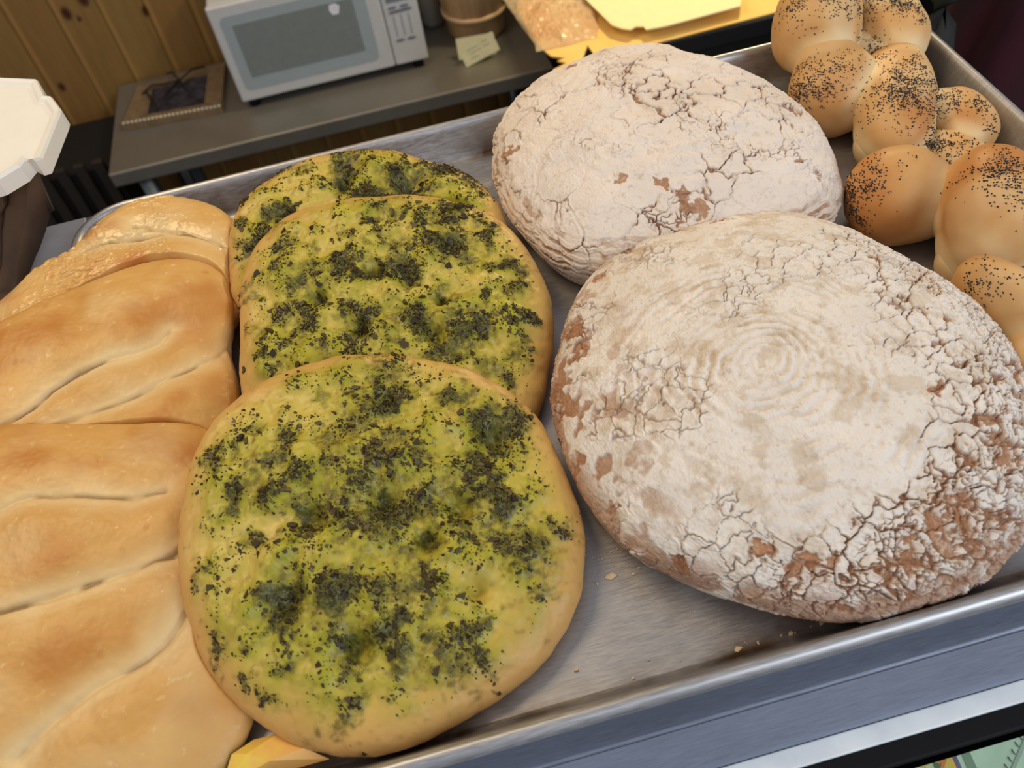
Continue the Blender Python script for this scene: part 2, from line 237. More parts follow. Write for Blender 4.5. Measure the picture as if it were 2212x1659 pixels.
FT = {'herb1':{'D':[[0.0241,0.0715,0.0108],[0.0242,0.0537,0.0106],[0.0113,0.0485,0.009],[0.0368,0.056,0.0046],[-0.01,0.061,0.0038],[-0.0097,0.0321,0.0058],[-0.0322,0.0432,0.0044],[-0.0492,0.052,0.0045],[-0.0508,0.0308,0.0065],[-0.0708,0.0411,0.0059],[-0.0581,0.0424,0.0037],[-0.0281,0.021,0.0057],[-0.014,0.02,0.0057],[0.0056,0.0373,0.0074],[0.0236,0.0268,0.0088],[0.0146,0.02,0.0087],[0.0342,0.014,0.0058],[-0.007,-0.0013,0.0084],[0.009,-0.0039,0.014],[0.0013,-0.0114,0.0097],[-0.0123,-0.0184,0.0041],[0.0093,-0.0225,0.0083],[-0.0252,-0.0046,0.0084],[0.0191,-0.0104,0.0084],[0.0332,-0.0096,0.0084],[0.0474,-0.0139,0.0098],[0.0481,-0.0271,0.0083],[0.0614,-0.0138,0.0085],[0.0594,-0.0317,0.0069],[0.0718,-0.041,0.0111],[0.0777,-0.0464,0.0042],[0.0431,-0.0049,0.0085],[0.0572,0.0007,0.0057],[0.0647,-0.0351,0.0083],[-0.0545,-0.0056,0.0042],[-0.0792,-0.0166,0.0041],[-0.0472,0.0138,0.0071],[-0.0614,0.0169,0.0043],[0.0159,-0.0328,0.0055],[0.0088,-0.0494,0.0094],[0.0209,-0.0438,0.0067],[0.0035,-0.0516,0.0053],[0.023,-0.0606,0.004],[0.0342,-0.0729,0.0053],[0.0393,-0.0843,0.0053],[0.0243,-0.0837,0.0065],[0.0082,-0.0782,0.0078],[0.0014,-0.082,0.0052],[-0.0113,-0.0651,0.0079],[-0.0241,-0.0575,0.0053],[-0.0059,-0.0675,0.0039],[-0.0161,-0.0861,0.0045],[-0.0211,-0.0724,0.0026],[-0.0201,-0.0352,0.0034],[0.0732,-0.062,0.0034],[0.0447,-0.0693,0.0027],[-0.0773,-0.0552,0.004],[-0.0757,-0.0311,0.002],[-0.0756,-0.0471,0.0033],[-0.0616,-0.056,0.0033],[-0.0684,-0.0723,0.0033],[-0.0582,-0.0787,0.0026],[-0.0274,-0.0958,0.0058],[-0.0243,-0.0999,0.0026],[0.0328,-0.0996,0.0026],[0.0402,-0.0991,0.0016],[-0.0466,-0.0679,0.0039],[0.0933,-0.0357,0.0036],[0.0884,-0.0312,0.0017],[-0.0125,0.0042,0.0056],[0.0856,0.0209,0.0037]],'O':[[0.0746,0.0249,0.0127],[0.0705,0.0131,0.0073],[-0.0437,-0.0373,0.0094],[-0.0455,-0.0484,0.0079],[-0.0207,-0.0457,0.0093],[-0.0104,-0.0424,0.0067],[0.0152,-0.0473,0.008],[0.028,-0.028,0.0062],[-0.0644,0.0123,0.0042],[0.0686,-0.0203,0.0085],[-0.0169,-0.0692,0.0078],[0.0025,-0.0673,0.0052],[0.0591,0.009,0.0058],[0.0593,0.0467,0.0076],[-0.0281,0.0015,0.0056],[0.0084,-0.0619,0.0053],[0.0217,-0.0758,0.0065],[-0.0386,0.0329,0.0058],[0.0083,-0.0078,0.0112],[0.0208,0.0494,0.0075]],'P':[[-0.0442,-0.0407,0.0107],[0.0735,0.0203,0.0126],[0.0277,-0.0293,0.0069],[-0.0252,-0.0046,0.0084],[0.0112,-0.0058,0.0098],[0.0468,-0.0164,0.0084],[-0.0144,-0.0687,0.0065],[0.0447,-0.0558,0.0054],[0.0216,0.0543,0.0068]],'U':[[0.047,-0.0468,0.0081],[-0.0203,-0.0215,0.0109],[0.0334,-0.0367,0.0068],[-0.0231,0.0298,0.0087],[0.05,0.0272,0.0089],[-0.0475,-0.0204,0.0082],[-0.0027,0.0258,0.0065]]},'herb2':{'D':[[0.0139,0.0678,0.0077],[0.0014,0.0617,0.0038],[-0.0139,0.0524,0.0038],[0.0036,0.0461,0.0038],[0.0156,0.036,0.0074],[0.0135,0.0307,0.0049],[0.0269,0.0297,0.0037],[0.0384,0.055,0.0076],[0.0562,0.0581,0.0077],[0.0531,0.0481,0.0051],[0.0699,0.047,0.0051],[0.0722,0.0316,0.0063],[0.0795,0.0343,0.005],[0.0709,0.0209,0.0037],[-0.0506,0.0623,0.0051],[-0.0544,0.0608,0.0032],[-0.0383,0.0527,0.0031],[-0.039,0.0466,0.0025],[-0.0558,0.0433,0.0037],[-0.0791,0.0439,0.0038],[-0.0752,0.0445,0.0025],[-0.0832,0.0402,0.0031],[-0.085,0.0303,0.0025],[-0.0798,0.0315,0.0031],[-0.0738,0.0296,0.0025],[-0.0374,0.0308,0.0049],[-0.0349,0.0156,0.0061],[-0.0587,0.0071,0.006],[-0.0485,0.0152,0.0036],[-0.0484,-0.0009,0.006],[-0.0449,-0.0074,0.0059],[-0.0544,-0.0114,0.0047],[-0.0695,-0.0066,0.0036],[-0.0757,0.0,0.0024],[-0.0844,0.0071,0.0024],[-0.0264,-0.0086,0.0041],[-0.0167,-0.0027,0.0048],[-0.0031,-0.0122,0.0053],[-0.018,-0.0165,0.0071],[-0.0137,-0.0228,0.007],[-0.0227,-0.0249,0.0047],[-0.0215,-0.0302,0.0058],[-0.0101,-0.0264,0.0047],[0.0104,-0.015,0.0047],[0.0059,-0.0213,0.0059],[0.0171,-0.0195,0.0047],[0.0385,-0.015,0.0047],[0.0368,-0.0272,0.0059],[0.0216,-0.0283,0.0047],[0.0254,-0.0353,0.0046],[0.0221,0.0109,0.0061],[0.0189,0.0175,0.0061],[0.0105,0.02,0.0073],[-0.0006,0.0207,0.0073],[-0.0168,0.0319,0.0074],[0.0588,0.0071,0.0049],[0.0545,0.0123,0.0037],[0.069,0.0038,0.0043],[0.0814,0.005,0.0049],[0.0854,-0.0049,0.0049],[0.0764,-0.0147,0.006],[0.0823,-0.0127,0.0036],[0.061,-0.02,0.003],[0.0549,-0.0276,0.0029],[0.063,-0.0291,0.0035],[0.0803,-0.036,0.0035],[0.0719,-0.04,0.0023],[0.075,-0.0515,0.0041],[0.0684,-0.0487,0.0023],[0.052,-0.0391,0.0058],[0.0019,-0.0361,0.0035],[-0.071,-0.0172,0.0035],[-0.0633,-0.0263,0.0047],[-0.0682,-0.029,0.0035],[-0.0778,-0.0166,0.0018],[-0.0898,-0.0165,0.0014],[0.0507,-0.0604,0.0057],[0.0557,-0.0687,0.0057],[0.0442,-0.0614,0.0034],[0.0658,-0.0583,0.0046],[0.0352,-0.0518,0.0046],[0.0229,-0.0465,0.0057],[-0.0384,-0.0283,0.0035]],'O':[[0.0504,0.0294,0.0112],[0.0575,0.016,0.0061],[0.0139,0.0204,0.0098],[-0.0019,0.0197,0.0073],[-0.0204,0.0303,0.0074],[-0.0376,0.0125,0.006],[-0.0461,0.0255,0.0073],[0.0358,-0.0078,0.006],[0.0511,-0.0342,0.0082],[0.0364,-0.0428,0.0104],[0.0176,-0.0221,0.007],[-0.013,-0.013,0.0071],[-0.063,0.0856,0.0053]],'P':[[0.0174,0.0095,0.0085],[-0.0378,0.0112,0.0072],[0.0501,0.028,0.0087],[-0.0006,0.0207,0.0073],[0.0344,-0.014,0.0047],[0.0254,-0.0353,0.007],[-0.0163,-0.0195,0.0059]],'U':[[0.0307,-0.0257,0.0059],[0.0058,0.0008,0.0072],[-0.0316,-0.0069,0.0071],[-0.0033,0.0454,0.0075],[0.0319,0.0209,0.0061],[-0.05,0.0421,0.0087],[0.0589,-0.0066,0.0072]]},'herb3':{'D':[[-0.0067,0.0455,0.0041],[0.0381,0.0259,0.0081],[0.0308,0.0331,0.0068],[0.0389,0.0172,0.0067],[0.0481,0.0151,0.0053],[-0.0567,0.0269,0.0053],[-0.0536,0.0322,0.004],[-0.0776,0.016,0.0053],[-0.0847,0.0026,0.002],[-0.0781,0.035,0.0041],[0.0845,0.0265,0.0069],[0.0851,0.0062,0.004],[0.0568,0.0422,0.0041],[0.0673,0.0333,0.0055],[-0.0055,0.0361,0.0054],[0.0086,0.0245,0.008],[-0.0659,0.0121,0.0053],[-0.0793,0.0558,0.0028],[-0.0668,0.0667,0.0056],[-0.0476,0.0775,0.0071],[-0.0314,0.0673,0.0056],[-0.046,0.0319,0.0054]],'O':[[-0.0001,0.0584,0.011],[-0.0053,0.0468,0.0082],[0.0349,0.0285,0.0121],[0.0446,0.035,0.0068],[0.0835,0.0202,0.0054],[-0.0718,0.0059,0.0079],[-0.0564,0.0302,0.0067],[0.019,0.0212,0.008],[0.0609,0.0377,0.0082]],'P':[[-0.0046,0.0429,0.0081],[0.0378,0.0243,0.0107],[-0.0463,0.0286,0.0067]],'U':[[-0.0221,0.0425,0.0068],[0.0176,0.0425,0.0082],[0.0609,0.0194,0.0081]]},'foc1':{'S':[[[-0.0486,0.0373],[-0.0331,0.0412],[-0.0151,0.0445],[-0.0089,0.0468],[0.0008,0.0478],[0.0175,0.0437],[0.0338,0.0389],[0.0502,0.0347],[0.0662,0.0359]],[[-0.0418,-0.014],[-0.01,-0.0142],[0.0048,-0.0126],[0.02,-0.0113],[0.0351,-0.0093],[0.0506,-0.0069],[0.0609,-0.0034],[0.0701,-0.0017],[0.0832,0.0063]],[[-0.0004,-0.0844],[0.0075,-0.0775],[0.0167,-0.0712],[0.0261,-0.0658],[0.0355,-0.0612],[0.0499,-0.0563],[0.0575,-0.053],[0.0655,-0.0474],[0.0728,-0.0383],[0.0819,-0.0236]]]},'foc2':{'S':[[[-0.0561,-0.0346],[-0.0265,-0.0235],[-0.0194,-0.0192],[-0.009,-0.0096],[0.0073,-0.0011],[0.0273,0.0054],[0.0414,0.0069],[0.0535,0.0104],[0.0601,0.0194]],[[-0.0088,-0.0361],[0.0097,-0.0331],[0.0273,-0.0299],[0.0409,-0.0267],[0.0546,-0.0195],[0.0725,-0.0122],[0.086,-0.0061],[0.0975,0.0078]]]},'foc3':{'S':[[[0.0147,0.0426],[0.0334,0.0319],[0.054,0.0221],[0.075,0.008]],[[-0.02,0.0331],[-0.0023,0.0309],[0.0198,0.0289],[0.0338,0.0285]]]},'loaf1':{'c':[-0.0201,-0.0179],'B':[[0.0296,-0.11,0.0126],[0.0087,-0.1159,0.0063],[0.001,-0.1207,0.0062],[-0.0427,-0.1132,0.0088],[-0.0329,-0.1179,0.0062],[-0.0569,-0.0985,0.0044],[-0.0922,-0.089,0.0059],[-0.1008,-0.0785,0.0033],[-0.1068,-0.0702,0.0034],[-0.1122,-0.0557,0.0041],[-0.118,-0.0452,0.0031],[-0.1107,0.0347,0.0069],[-0.1191,0.0212,0.0061],[-0.0987,0.0561,0.0063],[-0.1009,0.0375,0.0061],[0.0642,-0.0671,0.0053],[0.0511,-0.0563,0.004],[0.0644,-0.0792,0.0053],[0.0656,-0.0904,0.0065],[0.0696,-0.0724,0.004],[-0.0731,0.0921,0.005],[-0.0463,0.112,0.006],[-0.0157,0.1125,0.0069],[0.01,0.1055,0.0068],[0.0676,0.037,0.0046],[0.0757,0.0199,0.0045],[0.0918,-0.0222,0.0029],[-0.111,-0.0106,0.0029],[-0.1126,-0.0244,0.0026],[-0.0575,-0.0268,0.0019],[-0.0562,-0.0166,0.0017],[0.0176,-0.0378,0.0013],[-0.0152,-0.1016,0.0038],[-0.0449,-0.0792,0.0018],[-0.0338,-0.0897,0.0015]]},'loaf2':{'B':[[-0.045,-0.064,0.0051],[-0.0229,-0.0729,0.0044],[-0.0108,-0.0844,0.0069],[-0.0055,-0.0921,0.0075],[-0.099,0.0123,0.0056],[0.0649,-0.078,0.0029],[-0.071,0.0903,0.0054],[-0.0338,0.0785,0.0045]]}}
TH72 = np.arange(72) * 2 * math.pi / 72
def Rof(b, th):
    f = np.fft.rfft(np.array(b['R']) / 1e4) / 72; k = np.arange(len(f)); f = f / (1 + (k / 14.) ** 8)
    r = np.full(th.shape, f[0].real)
    for j in range(1, len(f) - 1): r = r + 2 * (f[j].real * np.cos(j * th) - f[j].imag * np.sin(j * th))
    return r
def under(b, P, soft=2.5):
    """height of the lower skin of bread b above each point (inf when far outside it)"""
    dx, dy = P[:, 0] - b['c'][0], P[:, 1] - b['c'][1]; r = np.hypot(dx, dy); R = Rof(b, np.arctan2(dy, dx)); q = r / R
    base = FL + b['z'] + b['gy'] * dy + b['gx'] * dx
    return base + b['ze'] * np.clip((q - .9) / .1, 0, 1) - .0006 + np.clip(q - 1, 0, None) * R * soft
def dome(key, NTH, NR, fun, press=()):
    b = BR[key]; th = np.arange(NTH) * 2 * math.pi / NTH; R = Rof(b, th)
    t = np.linspace(1e-4, math.pi / 2, 400); pr = np.sin(t) ** (2 / b['n']); ph = b['ze'] + (b['H'] - b['ze']) * np.cos(t) ** (2 / b['m'])
    s = np.linspace(0, 1, 40)[1:]; pr = np.r_[0, pr, 1 - .1 * s * s]; ph = np.r_[b['H'], ph, b['ze'] * (1 - s)]
    Lc = np.r_[0, np.cumsum(np.hypot(np.diff(pr) * R.mean(), np.diff(ph)))]; u = np.linspace(0, Lc[-1], NR + 1)[1:]
    pr, ph = np.interp(u, Lc, pr), np.interp(u, Lc, ph); top = u < Lc[400]
    X = R[None] * pr[:, None] * np.cos(th); Y = R[None] * pr[:, None] * np.sin(th); Z = FL + b['z'] + ph[:, None] + b['gy'] * Y + b['gx'] * X
    G = np.stack([X + b['c'][0], Y + b['c'][1], Z], -1)
    def normals(G):
        dt = np.roll(G, -1, 1) - np.roll(G, 1, 1); dr = np.gradient(G, axis=0); N = np.cross(dr, dt)
        N /= np.linalg.norm(N, axis=-1, keepdims=True) + 1e-12; return N
    N = normals(G); P = G.reshape(-1, 3); lx = X.ravel(); ly = Y.ravel(); rr = np.where(top[:, None], pr[:, None], 2 - pr[:, None]) * np.ones((1, NTH))
    d, at = fun(P, lx, ly, rr.ravel(), N.reshape(-1, 3)[:, 2])
    fade = np.clip((1 - (u - Lc[400]) / (Lc[-1] - Lc[400])) , 0, 1)[:, None] * np.ones((1, NTH))
    P = P + N.reshape(-1, 3) * (d * fade.ravel())[:, None]
    for k in press: P[:, 2] = np.minimum(P[:, 2], under(BR[k], P, 4. if (key[:3] == 'foc' and k[:4] == 'herb') else 2.5))
    P[:, 2] = np.maximum(P[:, 2], FL + .0003)
    low = (P[:, 2] < 1.2235) & (P[:, 0] > -.0); w = .0195 - np.clip((P[:, 2] - 1.198) / .02, 0, 1) * .0105
    P[:, 1] = np.where(low, np.clip(P[:, 1], w if key[:3] != 'foc' else -1, .457 - w), P[:, 1]); P[:, 0] = np.where(low & (P[:, 0] > -.0), np.minimum(P[:, 0], .66 - w), P[:, 0])
    if key[:3] == 'foc':   # the part that hangs over the pan's left rim lies on the rim
        over = (P[:, 0] < .012) | (P[:, 1] < .012); P[:, 2] = np.where(over, np.maximum(P[:, 2], 1.2238), P[:, 2])
    G2 = P.reshape(NR, NTH, 3); c0 = G2[0].mean(0); c1 = G2[-1].mean(0)
    V = np.concatenate([P, [c0], [c1]]); nv = NR * NTH; i = np.arange(NTH); j = (i + 1) % NTH
    q = np.arange(nv).reshape(NR, NTH); a, bq, c, e = q[:-1][:, i], q[1:][:, i], q[1:][:, j], q[:-1][:, j]
    F = np.stack([a, bq, c, e], -1).reshape(-1, 4)
    T = np.concatenate([np.stack([np.full(NTH, nv), q[0][i], q[0][j], q[0][j]], -1), np.stack([np.full(NTH, nv + 1), q[-1][j], q[-1][i], q[-1][i]], -1)])
    at = {k: np.r_[v, v[:NTH].mean(), v[-NTH:].mean()] for k, v in at.items()}
    return V, F, T, at, normals(G2).reshape(-1, 3), rr.ravel()
def bread_mesh(name, D, mat, parent):
    V, F, T, at = D[:4]
    me_F = F
    # caps as triangles
    o = None
    me = bpy.data.meshes.new(name); V32 = V.astype(np.float32); me.vertices.add(len(V)); me.vertices.foreach_set('co', V32.ravel())
    T3 = T[:, :3]; nl = F.size + T3.size; me.loops.add(nl); me.loops.foreach_set('vertex_index', np.r_[F.ravel(), T3.ravel()].astype(np.int32))
    me.polygons.add(len(F) + len(T3)); me.polygons.foreach_set('loop_start', np.r_[np.arange(0, F.size, 4), F.size + np.arange(0, T3.size, 3)].astype(np.int32))
    me.update(calc_edges=True); me.polygons.foreach_set('use_smooth', np.ones(len(me.polygons), dtype=bool))
    for k, v in at.items(): a = me.attributes.new(k, 'FLOAT', 'POINT'); a.data.foreach_set('value', v.astype(np.float32))
    me.materials.append(mat); o = bpy.data.objects.new(name, me); COL.objects.link(o)
    o.parent = parent; o.matrix_parent_inverse = parent.matrix_world.inverted(); return o
def blobs(lx, ly, L, warp=None):
    r = np.zeros(len(lx))
    if warp is not None: lx, ly = lx + warp[0], ly + warp[1]
    for x, y, q in L: r = np.maximum(r, np.exp(-((lx - x) ** 2 + (ly - y) ** 2) / (q * q)))
    return r
# -- herb rounds
mh = NT('herb_bread_crust', Roughness=.42, Specular_IOR_Level=.35)
P_ = mh.geo(); n1 = mh.noise(P_, 45, 4, .6); n2 = mh.noise(P_, 260, 3, .6)
base = mh.mix(mh.ramp(n1, .35, .65), lin(206, 184, 98), lin(196, 174, 76))
c = mh.mix(mh.attr('tan'), base, lin(204, 156, 92))
c = mh.mix(mh.attr('oil'), c, mh.mix(mh.ramp(n1, .35, .65), lin(176, 168, 48), lin(144, 144, 24)))
c = mh.mix(mh.mul(mh.attr('brown'), mh.ramp(n2, .35, .6)), c, lin(104, 88, 30))
c = mh.mix(mh.attr('paste'), c, mh.mix(mh.ramp(n2, .4, .62), lin(92, 90, 36), lin(56, 62, 32)))
mh.col(c); mh.bump(n2, .0004, .35)
mf = NT('dried_herb', Roughness=.5, Specular_IOR_Level=.5)
mf.col(mf.mix(mf.attr('tone'), mf.mix(mf.ramp(mf.attr('tone'), 0, .5), lin(46, 30, 14), lin(58, 44, 18)), lin(84, 74, 26)))
def herb(key, seed, label, press, ntot):
    ft = FT[key]; st = {}
    def fun(P, lx, ly, rr, nz):
        wx = fbm(P, 60, 3, .5, seed + 1) * .006; wy = fbm(P, 60, 3, .5, seed + 2) * .006
        D = blobs(lx, ly, [(x, y, q * 1.2) for x, y, q in ft['D']], (wx, wy)); O = blobs(lx, ly, [(x, y, q * 1.3) for x, y, q in ft['O']], (wx, wy))
        pit = blobs(lx, ly, [(x, y, q * .8) for x, y, q in ft['P']]); up = blobs(lx, ly, ft['U'])
        edge = ss(.72, 1.0, rr)
        lum = fbm(P, 22, 3, .5, seed + 3); mid = fbm(P, 70, 3, .5, seed + 4)
        d = (-.0085 * pit + .0042 * up + .0046 * lum + .0024 * mid) * (1 - .75 * edge) - .0015 * O * (1 - edge)
        near = np.maximum(D, O)
        fine = fbm(P, 420, 2, .6, seed + 5)
        oil = np.clip(ss(-.15, .40, near + .35 * lum + .2 * mid + .12) * (1 - ss(.80, 1.02, rr)) * (.85 + .3 * mid), 0, 1)
        paste = ss(.45, .85, O + .30 * mid + .14 * fine) * (1 - ss(.88, 1, rr)) * .85
        dk = ss(.45, .95, D + .45 * mid + .35 * fine) * .55
        brown = ss(.1, .7, .8 * near ** .6 + .5 * fbm(P, 160, 2, .6, seed + 8)) * .8
        d = d + .0008 * fine * np.clip(paste + dk, 0, 1) + .0005 * (paste + dk)
        st.update(w=np.minimum(near, .6) ** .6 * ss(-.35, .5, mid + .5 * fbm(P, 180, 2, .6, seed + 6)) * (np.minimum(D, .7) + .35 * O) + .11 * (rr < .92) * ss(-.2, .5, mid) * (1 - ss(.78, .93, rr) * .7), rr=rr)
        return d, dict(oil=oil, paste=np.maximum(paste, dk), tan=ss(.70, 1.02, rr + .10 * lum) , brown=brown)
    D_ = dome(key, 640, 260, fun, press)
    b = BR[key]; root = empty('herb_flatbread', (b['c'][0], b['c'][1], FL + b['z']), label, 'bread')
    bread_mesh('crust', D_, mh.m, root)
    V, N, rr = D_[0][:-2], D_[4], D_[5]; r = np.random.default_rng(seed)
    w = st['w'] * np.repeat(Rof(b, np.zeros(1))[0] * 1. + 0 * np.arange(260), 640) * np.minimum(rr, 1)
    w = np.where(rr < 1.0, w, 0); w /= w.sum(); pick = r.choice(len(V), ntot, p=w)
    size = np.clip(r.lognormal(math.log(.00050), .66, ntot), .00026, .0030); VV, FF, TT = [], [], []
    for i, (v, nn, sz) in enumerate(zip(V[pick], N[pick], size)):
        if nn[2] < .05: continue
        a = r.uniform(0, 6.28); t1 = np.cross(nn, (math.cos(a), math.sin(a), .1)); t1 /= np.linalg.norm(t1); t2 = np.cross(nn, t1)
        k = r.integers(5, 8); ang = np.sort(r.uniform(0, 6.28, k)); rad = sz * r.uniform(.55, 1.15, k); asp = r.uniform(.45, 1)
        h = sz * r.uniform(.15, .4); til = r.normal(0, .25, 2); o = len(VV); c0 = v + r.normal(0, .0004, 3) * (1, 1, .1)
        for lev in (-.0006, h):
            for q, s_ in zip(ang, rad):
                x, y = s_ * math.cos(q), s_ * math.sin(q) * asp
                VV.append(c0 + x * t1 + y * t2 + nn * (lev + .0001 + (x * til[0] + y * til[1] if lev > 0 else 0)))
        FF.append(tuple(range(o + k, o + 2 * k))); [FF.append((o + j, o + (j + 1) % k, o + k + (j + 1) % k, o + k + j)) for j in range(k)]
        tone = r.random() ** 1.6; TT += [tone] * (2 * k)
    f = mesh('herb_topping', VV, FF, mf.m, root, smooth=False, attrs=dict(tone=TT)); f['kind'] = 'stuff'; f['label'] = 'dark dried herb flakes'
    return root
herb('herb1', 11, 'nearest and roundest green herb-topped flatbread, lying on top at the front rim', (), 10500)
herb('herb2', 23, 'middle green herb-topped flatbread with a deep pit, between two others', ('herb1',), 9500)
herb('herb3', 37, 'farthest green herb-topped flatbread, mostly covered, against the back rim', ('herb2',), 6000)

# -- floured loaves
def loafmat(name, cream, tan, brown, deep):
    n = NT(name, Roughness=.85, Specular_IOR_Level=.15); p = n.geo(); a = n.noise(p, 30, 4, .6); f = n.noise(p, 500, 3, .6); m = n.noise(p, 120, 4, .7)
    c = n.mix(n.ramp(a, .35, .65), lin(*cream), lin(*[x * .96 for x in cream])); c = n.mix(n.attr('thin'), c, lin(*tan)); c = n.mix(n.ramp(n.noise(p, 210, 5, .75), .54, .68, 0, .5), c, lin(*[x * .88 for x in tan]))
    b = n.mix(n.ramp(m, .35, .65), lin(*brown), lin(*deep)); b = n.mix(n.ramp(f, .56, .66, 0, .5), b, lin(*tan)); c = n.mix(n.attr('bare'), c, b)
    c = n.mix(n.attr('crack'), c, lin(*[x * .72 for x in deep])); n.col(c); n.bump(f, .0004, .3); return n.m
m_l2 = loafmat('white_floured_crust', (236, 224, 212), (208, 184, 152), (176, 128, 84), (150, 98, 60))
m_l1 = loafmat('brown_floured_crust', (236, 228, 218), (198, 176, 146), (178, 128, 88), (150, 96, 60))
def fun2(P, lx, ly, rr, nz):
    w = np.stack([fbm(P, 55, 3, .55, 3), fbm(P, 55, 3, .55, 4), fbm(P, 55, 3, .55, 5)], 1)
    w2 = np.stack([fbm(P, 260, 2, .6, 6), fbm(P, 260, 2, .6, 7), fbm(P, 260, 2, .6, 8)], 1)
    Q = P + w * .005 + w2 * .0011
    A1, A2, ai = worley(Q, 42, 1); B1, B2, bi = worley(Q, 120, 2); C1, C2, ci = worley(Q, 300, 3)
    act = fbm(P, 16, 2, .5, 9) - .6 * blobs(lx, ly, [(-.035, -.05, .035), (-.06, -.02, .02)]); act2 = fbm(P, 26, 2, .5, 10)
    wA = np.clip(.042 * ss(-.35, .45, act) + .006, 0, 1); e = (A2 - A1)
    crA = (1 - ss(wA * .5, wA * 1.4, e)) * ss(-.3, .25, act)
    reg = ss(.1, .5, act2 + .3 * ss(.05, .1, lx)); eB = B2 - B1; crB = (1 - ss(.03, .08, eB)) * reg * ss(-.3, .3, w[:, 0] * .6 + .2)
    crC = (1 - ss(.05, .14, C2 - C1)) * ss(.3, .7, act2) * .5
    crack = np.clip(crA + crB * .8, 0, 1)
    bare = ss(.55, .8, crack) * ss(-.25, .15, w[:, 1] + .25)
    patch = ss(.34, .46, blobs(lx, ly, FT['loaf2']['B'], (w[:, 0] * .008 + w2[:, 1] * .002, w[:, 1] * .008)) + .3 * w2[:, 0])
    side = ss(.86, 1.0, rr) * ss(.2, -.6, (lx * .9 + ly * 1.2) / .11) # banneton bands low on the near left side
    band = ss(-.1, .6, np.sin(P[:, 2] * 1100 + w[:, 2] * 3)) * side
    bare = np.clip(np.maximum(np.maximum(bare, patch), band * ss(-.3, .3, w[:, 0])), 0, 1)
    arcs = np.sin((np.hypot(lx - .01, (ly + .0) * 1.0) + w[:, 0] * .001) * 2 * math.pi / .0085) * ss(.0, .5, fbm(P, 18, 2, .5, 14))
    d = .0022 * fbm(P, 20, 3, .5, 11) + .0005 * w[:, 2] - .0011 * crack - .0006 * bare + .0005 * ss(0, .12, e) + .00035 * ss(0, .2, eB) * reg + .00035 * arcs
    curl = np.exp(-((e - .10) / .05) ** 2) * .0005 * ss(-.5, .2, act); d = d + curl + .0002 * fbm(P, 700, 2, .5, 12) - .0006 * band - .0003 * crC
    lay = ss(.52, .56, ai * .5 + B1 * .6 * reg) * .0004; d = d + lay
    return d, dict(thin=np.clip(.25 * ss(0, .6, act) + .35 * crC + .3 * side, 0, 1), bare=bare * .85, crack=np.clip(ss(.6, 1, crack) * ss(.0, .6, w[:, 2] + .3) * .6, 0, 1))
D_ = dome('loaf2', 1150, 470, fun2); b = BR['loaf2']
r_ = empty('floured_loaf', (b['c'][0], b['c'][1], FL), 'whiter round loaf with a fine net of crackled flour, behind the other', 'bread')
bread_mesh('crust', D_, m_l2, r_)
